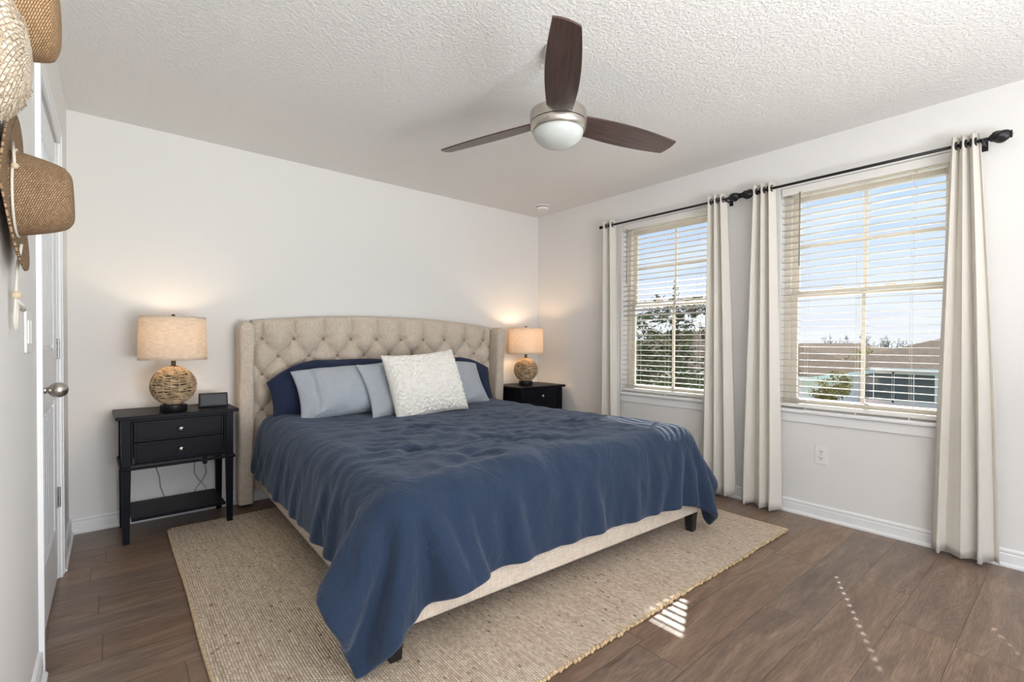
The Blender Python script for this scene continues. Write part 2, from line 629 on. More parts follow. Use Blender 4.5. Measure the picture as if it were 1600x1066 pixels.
M = {}
M['wall'] = mat_wall('wall_paint', srgb(232, 230, 227))
M['ceiling'] = mat_ceiling()
M['floor'] = mat_floor()
M['trim'] = pbr('white_trim_paint', srgb(238, 238, 238), 0.4)
M['door'] = pbr('white_door_paint', srgb(236, 238, 241), 0.38)
M['vinyl'] = pbr('cream_window_vinyl', srgb(234, 226, 212), 0.45)
M['slat'] = pbr('white_blind_slat', srgb(196, 192, 186), 0.40)
M['rail'] = pbr('white_blind_rail', srgb(238, 235, 230), 0.4)
M['cord'] = pbr('white_blind_cord', srgb(222, 218, 210), 0.8)
M['glass'] = mat_glass()
M['black_metal'] = pbr('black_rod_metal', srgb(32, 31, 34), 0.4, 0.3)
M['nickel'] = pbr('brushed_nickel', srgb(190, 184, 176), 0.30, 1.0, bump=(240, 0.04, 0.001))
M['hinge'] = pbr('satin_steel', srgb(170, 170, 170), 0.38, 1.0)
M['linen'] = mat_fabric('beige_linen', srgb(206, 192, 176), 190, 0.25, 0.92, 0.15, 0.14)
M['button'] = pbr('linen_button', srgb(150, 136, 120), 0.8)
M['navy'] = mat_fabric('navy_cotton', srgb(37, 52, 74), 420, 0.15, 0.85, 0.42, 0.10, crease=0.45)
M['navy_pillow'] = mat_fabric('navy_pillow_cotton', srgb(38, 47, 72), 420, 0.15, 0.88, 0.2, 0.10)
M['blue'] = mat_fabric('pale_blue_cotton', srgb(174, 180, 188), 380, 0.15, 0.9, 0.25, 0.08, crease=0.35)
M['cushion'] = pbr('nubby_white_wool', srgb(242, 238, 230), 0.95, sheen=0.3, bump=(160, 0.5, 0.004))
M['curtain'] = mat_fabric('off_white_curtain_cloth', srgb(238, 233, 224), 300, 0.10, 0.92, 0.1, 0.02, trans=0.18)
M['lining'] = pbr('curtain_lining', srgb(232, 230, 226), 0.9)
M['rug'] = mat_rug()
M['rug_edge'] = mat_fabric('jute_edge', srgb(206, 184, 152), 120, 0.5, 0.95, 0.0, 0.25)
M['rug_fringe'] = pbr('jute_knots', srgb(196, 170, 132), 0.95, col_noise=0.35, noise_scale=60)
M['dark_wood'] = mat_wood('black_brown_wood', srgb(14, 15, 22), srgb(21, 22, 30), 0.42, (1, 10, 10), spec=0.13)
M['leg_black'] = pbr('black_leg_paint', srgb(24, 23, 25), 0.4)
M['chrome'] = pbr('chrome_knob', srgb(220, 214, 206), 0.18, 1.0)
M['wicker'] = pbr('seagrass_rope', srgb(188, 162, 128), 0.85, col_noise=0.40, noise_scale=26, bump=(140, 0.5, 0.003))
M['wicker_core'] = pbr('dark_core', srgb(62, 46, 32), 0.9)
M['shade'] = mat_shade()
M['lamp_black'] = pbr('black_lamp_base', srgb(30, 29, 31), 0.35)
M['bronze'] = pbr('dark_bronze', srgb(70, 58, 44), 0.4, 0.8)
M['bulb'] = mat_emit('glowing_bulb', (1.0, 0.78, 0.52), 6.0)
M['opal'] = pbr('opal_glass', srgb(196, 200, 196), 0.25, spec=0.5)
M['blade'] = mat_wood('walnut_blade', srgb(58, 44, 42), srgb(92, 70, 64), 0.32, (1, 14, 14), 5.0)
M['plastic'] = pbr('white_plastic', srgb(236, 235, 232), 0.35)
M['slot'] = pbr('dark_slot', srgb(40, 38, 36), 0.7)
M['device'] = pbr('charcoal_plastic', srgb(34, 34, 37), 0.5)
M['screen'] = pbr('dark_screen', srgb(66, 70, 78), 0.12, coat=0.6)
M['hat_brown'] = mat_weave('brown_plaited_straw', srgb(64, 44, 28), srgb(146, 116, 85), srgb(184, 152, 116), 66, 40)
M['hat_tan'] = mat_weave('tan_plaited_straw', srgb(84, 60, 38), srgb(168, 132, 94), srgb(196, 162, 122), 60, 34)
M['hat_pale'] = mat_weave('pale_raffia', srgb(186, 166, 142), srgb(214, 198, 176), srgb(238, 226, 208), 46, 11)
M['rope'] = pbr('cotton_cord', srgb(214, 208, 196), 0.9)
M['bead'] = pbr('wooden_bead', srgb(206, 188, 160), 0.6)
M['wire'] = pbr('grey_wire', srgb(150, 146, 142), 0.6)

# ------------------------------------------------------------------ setting
def structure(o, label, cat):
    return tag(o, label, cat, kind='structure')

WIN = [(1.745, 2.657), (0.440, 1.342)]            # y ranges of the two window openings, left one first
WZ0, WZ1 = 0.675, 2.165
WALLT = 0.16

def build_shell():
    structure(MB().box(XL - 0.3, XR + WALLT, YN - 0.05, YB + 0.15, -0.2, 0.0).build('floor', M['floor']), 'brown wood plank floor', 'floor')
    cb = MB().box(XL - 0.3, XR + WALLT, YN - 0.05, YB + 0.15, H, H + 0.15)
    cb.box(XL - 0.3, 3.408, YN - 0.05, YB + 0.15, H - 0.0035, H - 0.0001)
    structure(cb.build('ceiling', M['ceiling'], weld=False), 'white textured ceiling', 'ceiling')
    structure(MB().box(XL - 0.3, XR + WALLT, YB, YB + 0.15, 0, H).build('wall_back', M['wall']), 'white wall behind the headboard', 'wall')
    # right wall with two openings
    w = MB()
    x0, x1 = XR, XR + WALLT
    w.box(x0, x1, YN, WIN[1][0], 0, H)
    w.box(x0, x1, WIN[1][1], WIN[0][0], 0, H)
    w.box(x0, x1, WIN[0][1], YB, 0, H)
    for a, b in WIN:
        w.box(x0, x1, a, b, 0, WZ0)
        w.box(x0, x1, a, b, WZ1, H)
    structure(w.build('wall_right', M['wall'], weld=False), 'white wall with two windows', 'wall')
    # left wall with the door opening
    w = MB()
    dy0, dy1, dz = 2.28, 3.09, 2.04
    w.box(XL - 0.12, XL, YN, dy0, 0, H)
    w.box(XL - 0.12, XL, dy1, YB, 0, H)
    w.box(XL - 0.12, XL, dy0, dy1, dz, H)
    structure(w.build('wall_left', M['wall'], weld=False), 'white wall with the door and hanging hats', 'wall')
    # unseen wall behind the camera, wide opening added to let sky light in
    w = MB()
    w.box(XL, XR, YN - 0.12, YN, 0, 0.35)
    w.box(XL, XR, YN - 0.12, YN, 2.35, H)
    structure(w.build('wall_front', M['wall'], weld=False), 'unseen low wall under the opening added for light behind the camera', 'wall')

def baseboard(name, axis, fixed, sign, a, b, label):
    """profile swept along an axis; sign = direction into the room"""
    prof = [(0, 0.0), (0.024, 0.0), (0.024, 0.010), (0.019, 0.017), (0.013, 0.020), (0.013, 0.062), (0.010, 0.066), (0.010, 0.071),
            (0.012, 0.074), (0.012, 0.081), (0.008, 0.087), (0.003, 0.090), (0, 0.090)]
    mb = MB()
    if axis == 'Y':
        poly = [(fixed + sign * p[0], p[1]) for p in prof]
        vs = [(p[0], a, p[1]) for p in poly] + [(p[0], b, p[1]) for p in poly]
    else:
        poly = [(fixed + sign * p[0], p[1]) for p in prof]
        vs = [(a, p[0], p[1]) for p in poly] + [(b, p[0], p[1]) for p in poly]
    n = len(poly)
    fs = [tuple(range(n)), tuple(range(n, 2 * n))] + [(i, (i + 1) % n, n + (i + 1) % n, n + i) for i in range(n)]
    mb.add(vs, fs)
    structure(mb.build(name, M['trim'], angle=35), label, 'baseboard')

def build_baseboards():
    baseboard('baseboard_back', 'X', YB, -1, XL, XR, 'white baseboard under the headboard wall')
    baseboard('baseboard_right', 'Y', XR, -1, YN, YB, 'white baseboard under the windows')
    baseboard('baseboard_left', 'Y', XL, 1, 3.155, YB, 'short white baseboard between door and corner')
    baseboard('baseboard_near', 'Y', XL, 1, YN, 2.213, 'white baseboard left of the door under the hats')

def build_door():
    d = thing('door_1', 'white two panel closet door with grooved panels and nickel knob', 'door', (XL, 2.685, 0), kind='structure')
    y0, y1, z1 = -0.405, 0.405, 2.03
    xf = -0.006                                  # leaf face
    leaf = MB()
    leaf.box(xf - 0.035, xf - 0.010, y0 + .003, y1 - .003, 0.012, z1)
    st = 0.115
    panels = [(0.26, 0.85), (1.075, z1 - 0.12)]
    # stiles and rails stand proud of the panels
    leaf.box(xf - 0.012, xf, y0 + .003, y0 + st, 0.012, z1)
    leaf.box(xf - 0.012, xf, y1 - st, y1 - .003, 0.012, z1)
    leaf.box(xf - 0.012, xf, y0 + st, y1 - st, 0.012, panels[0][0])
    leaf.box(xf - 0.012, xf, y0 + st, y1 - st, panels[0][1], panels[1][0])
    leaf.box(xf - 0.012, xf, y0 + st, y1 - st, panels[1][1], z1)
    lo = leaf.build('door_leaf', M['door'], d, bevel=0.003, weld=False)
    for (a, b) in panels:
        pm = MB()
        pm.box(xf - 0.011, xf - 0.008, y0 + st, y1 - st, a, b)
        n = 7
        w = (y1 - y0 - 2 * st - 0.05) / n
        for k in range(n):                       # planks with grooves between them
            ya = y0 + st + 0.025 + k * w
            pm.box(xf - 0.010, xf - 0.003, ya + 0.008, ya + w - 0.008, a + 0.025, b - 0.025)
        # sticking round the panel
        for q in ((y0 + st, y0 + st + 0.014, a, b), (y1 - st - 0.014, y1 - st, a, b)):
            pm.box(xf - 0.010, xf - 0.0025, *q)
        for q in ((a, a + 0.014), (b - 0.014, b)):
            pm.box(xf - 0.010, xf - 0.0025, y0 + st + 0.0145, y1 - st - 0.0145, *q)
        pm.build('door_panel', M['door'], lo, bevel=0.002, weld=False)
    cs = MB()
    c0 = 0.065
    for (a, b, za, zb) in ((y0 - c0, y0, 0, z1 + c0), (y1, y1 + c0, 0, z1 + c0)):
        cs.box(0.0005, 0.012, a, b, za, zb)
        cs.box(0.010, 0.016, a + (0 if a < 0 else 0.04), b - (0.04 if a < 0 else 0), za, zb)
    cs.box(0.0005, 0.012, y0 + .0005, y1 - .0005, z1 + .008, z1 + c0)
    cs.box(0.010, 0.016, y0 + .0005, y1 - .0005, z1 + c0 - 0.025, z1 + c0)
    cs.build('door_casing', M['trim'], d, bevel=0.002, weld=False)
    jm = MB()
    jm.box(-0.118, -0.045, y0 - 0.0, y0 + 0.002, 0, z1 + .008)
    jm.box(-0.118, -0.045, y1 - 0.002, y1, 0, z1 + .008)
    jm.box(-0.118, -0.045, y0, y1, 0, 0.002)
    jm.box(-0.118, -0.100, y0, y1, 0, z1 + 0.008)
    jm.build('door_jamb', M['trim'], d, weld=False)
    for zc in (0.385, 1.08, 1.83):
        h = MB()
        h.box(xf, xf + 0.0035, y1 - 0.034, y1 - 0.004, zc - 0.045, zc + 0.045)
        h.tube([(xf + 0.006, y1 - 0.001, zc - 0.047), (xf + 0.006, y1 - 0.001, zc + 0.047)], 0.0065, 10)
        ho = h.build('hinge', M['hinge'], d, bevel=0.001, weld=False)
        sc = MB()
        for q in (-0.028, 0.0, 0.028):
            sc.lathe([(0.004, 0.0), (0.0035, 0.001)], 10, (xf + 0.0036, y1 - 0.019, zc + q), 'X')
        sc.build('screw', M['slot'], ho)
    kb = MB()
    prof = [(0.032, 0.0), (0.032, 0.004), (0.027, 0.008), (0.013, 0.012), (0.011, 0.02), (0.012, 0.026), (0.020, 0.032), (0.026, 0.042),
            (0.0275, 0.052), (0.026, 0.062), (0.020, 0.071), (0.011, 0.077), (0.0005, 0.079)]
    kb.lathe(prof, 28, (xf, y0 + 0.065, 0.945), 'X')
    kb.build('door_knob', M['nickel'], d, smooth=True)

def build_window(idx, ya, yb, label):
    w = thing('window_%d' % idx, label, 'window', (XR, (ya + yb) / 2, WZ0), kind='structure')
    hw = (yb - ya) / 2
    hh = WZ1 - WZ0
    x0, x1 = 0.085, 0.15
    fr = MB()
    t = 0.038
    fr.box(x0, x1, -hw, -hw + t, 0, hh); fr.box(x0, x1, hw - t, hw, 0, hh)
    fr.box(x0, x1, -hw + t, hw - t, 0, t); fr.box(x0, x1, -hw + t, hw - t, hh - t, hh)
    fr.build('window_frame', M['vinyl'], w, bevel=0.003, weld=False)
    zm = 1.455 - WZ0
    s = 0.042
    def sash(nm, xa, xb, za, zb, hmunt):
        m = MB()
        a, b = -hw + t, hw - t
        m.box(xa, xb, a, a + s, za, zb); m.box(xa, xb, b - s, b, za, zb)
        m.box(xa, xb, a + s, b - s, za, za + s); m.box(xa, xb, a + s, b - s, zb - s, zb)
        xm = (xa + xb) / 2
        mz = [(za + zb) / 2] if hmunt else []
        o = m.build(nm, M['vinyl'], w, bevel=0.003, weld=False)
        mu = MB()
        mu.box(xm - 0.006, xm + 0.006, -0.010, 0.010, za + s, zb - s)
        for z in mz:
            mu.box(xm - 0.0055, xm + 0.0055, a + s, b - s, z - 0.010, z + 0.010)
        mu.build('muntin', M['vinyl'], o, weld=False)
        g = MB(); g.box(xm - 0.002, xm + 0.002, a + s, b - s, za + s, zb - s)
        g.build('pane', M['glass'], o)
    sash('lower_sash', x0 + 0.008, x0 + 0.030, t, zm + 0.022, False)
    sash('upper_sash', x0 + 0.034, x0 + 0.056, zm - 0.022, hh - t, True)
    lk = MB()
    lk.box(x0 - 0.004, x0 + 0.008, -0.16, -0.11, zm + 0.022, zm + 0.034); lk.box(x0 - 0.004, x0 + 0.008, 0.11, 0.16, zm + 0.022, zm + 0.034)
    lk.build('sash_lock', M['vinyl'], w, bevel=0.003, weld=False)
    si = MB()
    poly = [(-0.032, -0.004), (-0.032, 0.008), (-0.026, 0.014), (0.083, 0.014), (0.083, 0.0005), (-0.001, 0.0005), (-0.001, -0.010), (-0.026, -0.010)]
    si.prism(poly, 'Y', -hw - 0.0 + 0.0008, hw - 0.0008)
    si.box(-0.032, -0.001, -hw - 0.035, -hw + 0.0008, -0.010, 0.014); si.box(-0.032, -0.001, hw - 0.0008, hw + 0.035, -0.010, 0.014)
    si.build('window_sill', M['trim'], w, bevel=0.002, weld=False)
    ap = MB()
    ap.box(-0.012, -0.0005, -hw - 0.02, hw + 0.02, -0.070, -0.010)
    ap.build('window_apron', M['trim'], w, bevel=0.004)

SLAT_PITCH = 0.0435
def build_blind(ya, yb, label, tilts, wand_y, ladders, holes=()):
    XS = XR + 0.036
    yc = (ya + yb) / 2
    hw = (yb - ya) / 2 - 0.006
    b = thing('window_blind', label, 'window blind', (XS, yc, WZ0), group='white horizontal blinds')
    zt = WZ1 - WZ0
    hr = MB(); hr.box(-0.026, 0.028, -hw, hw, zt - 0.040, zt - 0.001)
    hr.build('headrail', M['rail'], b, bevel=0.002)
    va = MB(); va.prism([(-0.034, zt - 0.052), (-0.031, zt - 0.052), (-0.028, zt - 0.003), (-0.034, zt - 0.003)], 'Y', -hw, hw)
    va.build('valance', M['rail'], b, bevel=0.001)
    sl = MB()
    D, T = 0.0252, 0.0011
    hx, hy = 0.0090, 0.0058
    zs = 0.078
    n = int((zt - 0.060 - zs) / SLAT_PITCH)
    lads = [l - yc for l in ladders]
    for k in range(n + 1):
        z = zs + k * SLAT_PITCH
        th = math.radians(tilts(z + WZ0) + random.uniform(-0.5, 0.5))
        ct, s_ = math.cos(th), math.sin(th)
        ys = [-hw]
        for l in sorted(h_ - yc for h_ in holes): ys += [l - hy, l + hy]
        ys.append(hw)
        def pt(x, y, zz): return (x * ct - zz * s_, y, z + x * s_ + zz * ct)
        xsn = [-D, -hx, hx, D]
        crown = [-0.0012, 0.0004, 0.0004, -0.0012]
        base = len(sl.v)
        ny = len(ys)
        vs = []
        for side in (T, -T):
            for j in range(ny):
                for i in range(4):
                    vs.append(pt(xsn[i], ys[j], crown[i] + side))
        def id_(sd, j, i): return sd * ny * 4 + j * 4 + i
        fs = []
        for j in range(ny - 1):
            for i in range(3):
                hole = (i == 1 and j % 2 == 1)
                if hole:
                    fs += [(id_(0, j, 1), id_(1, j, 1), id_(1, j, 2), id_(0, j, 2)), (id_(0, j + 1, 1), id_(0, j + 1, 2), id_(1, j + 1, 2), id_(1, j + 1, 1)),
                           (id_(0, j, 1), id_(0, j + 1, 1), id_(1, j + 1, 1), id_(1, j, 1)), (id_(0, j, 2), id_(1, j, 2), id_(1, j + 1, 2), id_(0, j + 1, 2))]
                    continue
                fs.append((id_(0, j, i), id_(0, j, i + 1), id_(0, j + 1, i + 1), id_(0, j + 1, i)))
                fs.append((id_(1, j, i), id_(1, j + 1, i), id_(1, j + 1, i + 1), id_(1, j, i + 1)))
            fs.append((id_(0, j, 0), id_(0, j + 1, 0), id_(1, j + 1, 0), id_(1, j, 0)))
            fs.append((id_(0, j, 3), id_(1, j, 3), id_(1, j + 1, 3), id_(0, j + 1, 3)))
        for j in (0, ny - 1):
            for i in range(3):
                fs.append((id_(0, j, i), id_(1, j, i), id_(1, j, i + 1), id_(0, j, i + 1)))
        sl.add(vs, fs)
    sl.build('slats', M['slat'], b, weld=False, fix=False)
    br = MB(); br.box(-0.026, 0.026, -hw, hw, 0.026, 0.048)
    br.build('bottom_rail', M['rail'], b, bevel=0.003)
    for l in lads:
        cd = MB()
        for dx in (-0.0265, 0.0265):
            cd.tube([(dx, l + 0.014, 0.03), (dx, l + 0.014, zt - 0.04)], 0.0009, 5)
        cd.tube([(-0.0268, l + 0.012, 0.010), (-0.0268, l + 0.012, 0.03)], 0.004, 6)
        cd.build('ladder_cord', M['cord'], b)
    wd = MB()
    y = wand_y - yc
    wd.tube([(-0.040, y, zt - 0.045), (-0.042, y, 0.96)], 0.0042, 8)
    wd.build('tilt_wand', M['wire'], b, smooth=True)
    return b

random.seed(4)
build_shell()
build_baseboards()
build_door()
build_window(1, *WIN[0], 'left single hung window with cream frame beside the bedside corner')
build_window(2, *WIN[1], 'right single hung window with cream frame above the wall outlet')
build_blind(*WIN[0], 'open white slatted blind in the left window with a tree behind', lambda z: 20.0 if 1.36 < z < 1.66 else 0.0, 2.60, (2.48, 2.205, 1.93))
build_blind(*WIN[1], 'open white slatted blind in the right window with brown roofs behind', lambda z: 0.0, 1.222, (1.172, 0.893, 0.634), (1.172, 0.634))

# ------------------------------------------------------------------ curtains and rods
ROD_X, ROD_Z = 3.394, 2.158
def build_rod(y0, y1, label, fin):
    r = thing('curtain_rod', label, 'curtain rod', (ROD_X, (y0 + y1) / 2, ROD_Z), group='black curtain rods')
    h = abs(y1 - y0) / 2
    MB().tube([(0, -h, 0), (0, h, 0)], 0.0085, 14).build('rod', M['black_metal'], r, smooth=True)
    for s, kind in ((-1, fin[0]), (1, fin[1])):
        f = MB()
        y = s * h
        if kind == 'small':
            prof = [(0.0085, 0), (0.014, 0.002), (0.015, 0.010), (0.012, 0.018), (0.0005, 0.020)]
            f.lathe([(a, y + s * b) for a, b in prof], 18, (0, 0, 0), 'Y')
        else:
            # twisted bulb with a cap
            seg, rings = 24, 26
            vs = []; fs = []
            for i in range(rings + 1):
                t = i / rings
                L = 0.085
                rad = 0.011 + 0.019 * math.sin(PI * min(1, t * 1.05)) ** 0.8 if t < 0.9 else 0.019
                if t > 0.985: rad = 0.0005
                for k in range(seg):
                    a = 2 * PI * k / seg
                    rr = rad * (1 + (0.14 * math.cos(3 * a + 7.0 * t) if 0.12 < t < 0.86 else 0))
                    vs.append((rr * math.cos(a), y + s * t * L, rr * math.sin(a)))
            for i in range(rings):
                for k in range(seg):
                    k2 = (k + 1) % seg
                    fs.append((i * seg + k, i * seg + k2, (i + 1) * seg + k2, (i + 1) * seg + k))
            f.add(vs, fs)
        f.build('finial', M['black_metal'], r, angle=40)
        b = MB()
        yb = s * (h - 0.022)
        b.box(XR - ROD_X - 0.006, XR - ROD_X - 0.0005, yb - 0.012, yb + 0.012, -0.035, 0.025)
        b.box(-0.004, XR - ROD_X - 0.004, yb - 0.005, yb + 0.005, -0.018, -0.009)
        b.tube([(-0.012, yb, 0.002), (-0.009, yb, -0.010), (0, yb, -0.0135), (0.009, yb, -0.010), (0.012, yb, 0.002)], 0.004, 8)
        b.build('bracket', M['black_metal'], r, weld=False)
    return r
build_rod(1.655, 2.815, 'thin black rod over the left window with twisted finial', ('twist', 'small'))
build_rod(0.330, 1.480, 'thin black rod over the right window with bulb finial at far right', ('twist', 'twist'))

def build_curtain(label, top, bot, nf, zbot, amp=(0.027, 0.032), ph=0.0, seed=0, skew=None, wild=0.0):
    rnd = random.Random(seed)
    y0t, y1t = top; y0b, y1b = bot
    c = thing('curtain', label, 'curtain', (ROD_X, (y0b + y1b) / 2, 0.0), group='off white curtain panels')
    oy = (y0b + y1b) / 2
    fo = [rnd.uniform(-0.5, 0.5) for _ in range(2 * nf + 2)]
    nu, nv = 22 * nf + 1, 46
    ztop = ROD_Z + 0.045
    uvs = []
    def P(s, t):
        # t: 0 bottom, 1 top
        k = t ** 1.3
        w0 = y0b + (y0t - y0b) * k; w1 = y1b + (y1t - y1b) * k
        # uneven spacing of the folds, growing towards the hem
        q = s + (1 - t) * wild * 0.06 * math.sin(2 * PI * (s * 1.7 + seed)) * s * (1 - s) * 4
        y = w0 + (w1 - w0) * q
        a = amp[0] * t + amp[1] * (1 - t)
        i = int(s * 2 * nf)
        m = 1 + (1 - t) * 0.55 * (fo[i] * (1 - (s * 2 * nf - i)) + fo[min(i + 1, 2 * nf + 1)] * (s * 2 * nf - i))
        sn = math.sin(2 * PI * nf * s + ph)
        sn = math.copysign(abs(sn) ** (0.75), sn)
        x = a * m * sn
        # folds overhang sideways a little so that they read as soft tubes
        y += (w1 - w0) / nf * 0.16 * math.sin(4 * PI * nf * s + 2 * ph) * (0.6 + 0.4 * (1 - t))
        x += 0.004 * mnoise.noise((s * 9 + seed, t * 3, 0.3)) * (1 - t)
        x = min(x, 0.075)
        z = zbot + (ztop - zbot) * t + (1 - t) * 0.012 * sn * 0.5
        return (x, y - oy, z)
    mb = MB(); mb.grid(P, nu, nv)
    mb.build('curtain_panel', M['curtain'], c, smooth=True, solid=0.003)
    for g in range(nf * 2):
        s = (g + 0.0 - ph / PI) / (2 * nf)
        s = (g * PI - ph) / (2 * PI * nf)
        if s < 0.02 or s > 0.985: continue
        p = P(s, 0.979)
        gm = MB()
        ring = [(0.0185 * math.cos(a), 0, 0.0185 * math.sin(a)) for a in [2 * PI * k / 20 for k in range(20)]]
        gm.tube([(q[0], p[1] + 0.0, ROD_Z + q[2]) for q in ring], 0.0045, 6, closed=True)
        gm.build('grommet', M['black_metal'], c, smooth=True)
    return c
build_curtain('off-white curtain panel left of the left window, nearest the corner', (2.655, 2.795), (2.600, 2.800), 2, 0.03, ph=0.4, seed=3)
build_curtain('off-white curtain panel at the right side of the left window', (1.680, 1.815), (1.597, 1.842), 3, 0.035, ph=1.0, seed=8)
build_curtain('off-white curtain panel at the left side of the right window', (1.355, 1.500), (1.302, 1.555), 3, 0.012, ph=2.2, seed=5, wild=1)
build_curtain('off-white curtain panel at far right, flaring wide at its hem', (0.362, 0.470), (0.262, 0.520), 3, 0.022, amp=(0.027, 0.040), ph=0.2, seed=12, wild=1.6)

# ------------------------------------------------------------------ small wall and ceiling fittings
def build_outlet(loc, face, label):
    o = thing('wall_outlet', label, 'wall outlet', loc, {'-x': PI / 2 * 0, '-y': PI / 2}[face])
    # local: plate faces -x
    MB().box(-0.006, -0.0005, -0.0375, 0.0375, -0.060, 0.060).build('cover_plate', M['plastic'], o, bevel=0.003)
    for zc in (-0.021, 0.021):
        r = MB()
        poly = []
        for k in range(24):
            a = 2 * PI * k / 24
            poly.append((max(-0.0165, min(0.0165, 0.0185 * math.cos(a))), zc + max(-0.0145, min(0.0145, 0.0185 * math.sin(a)))))
        r.prism(poly, 'X', -0.0085, -0.0055)
        ro = r.build('receptacle', M['plastic'], o)
        s = MB()
        s.box(-0.0092, -0.0084, -0.0085, -0.0055, zc - 0.001, zc + 0.008); s.box(-0.0092, -0.0084, 0.0055, 0.0085, zc - 0.001, zc + 0.008)
        s.lathe([(0.003, -0.0092), (0.003, -0.0084)], 10, (0, 0, zc - 0.0075), 'X')
        s.build('socket_slot', M['slot'], ro, weld=False)
    MB().lathe([(0.003, -0.0075), (0.003, -0.0055)], 10, (0, 0, 0), 'X').build('screw', M['hinge'], o)
build_outlet((XR, 1.079, 0.412), '-x', 'white duplex outlet under the right window')

def build_switch():
    o = thing('light_switch', 'white light switch plate on the wall below the cowboy hat', 'light switch', (XL, 1.985, 1.145))
    MB().box(0.0005, 0.007, -0.06, 0.06, -0.060, 0.060).build('cover_plate', M['plastic'], o, bevel=0.003)
    for y in (-0.024, 0.024):
        MB().prism([(y - 0.0165, -0.034), (y + 0.0165, -0.034), (y + 0.0165, 0.034), (y - 0.0165, 0.034)], 'X', 0.0065, 0.010).build('rocker', M['plastic'], o, bevel=0.002)
build_switch()

def build_detector():
    o = thing('smoke_detector', 'small round white smoke detector on the ceiling near the corner', 'smoke detector', (3.209, 3.389, H))
    MB().lathe([(0.072, -0.0005), (0.072, -0.010), (0.066, -0.014)], 36).build('base_plate', M['plastic'], o, angle=40)
    b = MB(); b.lathe([(0.058, -0.014), (0.060, -0.018), (0.058, -0.034), (0.050, -0.042), (0.0005, -0.045)], 36)
    b.build('detector_cover', M['plastic'], o, angle=40)
    MB().lathe([(0.061, -0.014), (0.061, -0.019)], 36).build('vent_ring', M['slot'], o)
build_detector()

# ------------------------------------------------------------------ ceiling fan
def build_fan():
    f = thing('ceiling_fan', 'three blade ceiling fan with walnut blades and opal bowl light', 'ceiling fan', (1.544, 1.533, H))
    def z(v): return v - H
    MB().lathe([(0.066, -0.0005), (0.066, -0.012), (0.060, -0.030), (0.040, -0.052), (0.016, -0.058)], 36).build('ceiling_canopy', M['nickel'], f, angle=40)
    MB().lathe([(0.0125, -0.05), (0.0125, z(2.165))], 20).build('downrod', M['nickel'], f, angle=40)
    mh = MB()
    mh.lathe([(0.014, z(2.185)), (0.040, z(2.175)), (0.110, z(2.156)), (0.125, z(2.150)), (0.1265, z(2.145)), (0.1265, z(2.102)), (0.120, z(2.1005))], 64)
    mh.build('motor_housing', M['nickel'], f, angle=40)
    MB().lathe([(0.122, z(2.1035)), (0.122, z(2.0965))], 64).build('seam_ring', M['slot'], f)
    lk = MB()
    lk.lathe([(0.120, z(2.0995)), (0.1265, z(2.098)), (0.1265, z(2.085)), (0.121, z(2.072)), (0.115, z(2.066)), (0.110, z(2.066))], 64)
    lk.build('light_collar', M['nickel'], f, angle=40)
    bw = MB()
    prof = [(0.1125, z(2.067))]
    for k in range(1, 13):
        a = PI / 2 * k / 12
        prof.append((max(0.0005, 0.1125 * math.cos(a)), z(2.067) - 0.072 * math.sin(a)))
    bw.lathe(prof, 64)
    bw.build('light_bowl', M['opal'], f, smooth=True)
    # blade outline along its length: half width, then slight twist
    def blade(ang):
        rt = PI / 180 * ang
        mb = MB()
        n = 22
        vs = []; fs = []
        pitch = math.radians(15.0)
        for i in range(n + 1):
            t = i / n
            r = 0.098 + (0.660 - 0.098) * t
            hwid = 0.047 + 0.025 * math.sin(PI * min(1, t * 0.80 + 0.10)) - 0.007 * t
            off = 0.0
            curve = 0.012 * math.sin(PI * t)
            for s in (-1, -0.5, 0, 0.5, 1):
                e = 0.0
                if i == n: e = -0.007 * s
                w = hwid * s
                for th in (0.0035, -0.0035):
                    # s=+1 is the counter-clockwise edge, which hangs lower
                    vs.append((r + e + (0.010 * (1 - s * s) if i == n else 0), w * math.cos(pitch), -w * math.sin(pitch) + th))
        for i in range(n):
            for k in range(4):
                a = i * 10 + k * 2; b = a + 10
                fs.append((a, a + 2, b + 2, b)); fs.append((a + 1, b + 1, b + 3, a + 3))
            a = i * 10; b = a + 10
            fs.append((a, b, b + 1, a + 1)); fs.append((a + 8, a + 9, b + 9, b + 8))
        for i in (0, n):
            for k in range(4):
                a = i * 10 + k * 2
                fs.append((a, a + 1, a + 3, a + 2))
        mb.add(vs, fs)
        o = mb.build('fan_blade', M['blade'], f, angle=50, loc=(0, 0, z(2.122)), rot=(0, 0, rt))
        return o
    for a in (-133, 107, -13): blade(a)
build_fan()

# ------------------------------------------------------------------ bed
BED = Vector((1.75, 3.700, 0.0)); BED_ROT = math.radians(-1.5)
def bed_local(x, y):
    d = Vector((x - BED.x, y - BED.y))
    c, s = math.cos(-BED_ROT), math.sin(-BED_ROT)
    return (d.x * c - d.y * s, d.x * s + d.y * c)

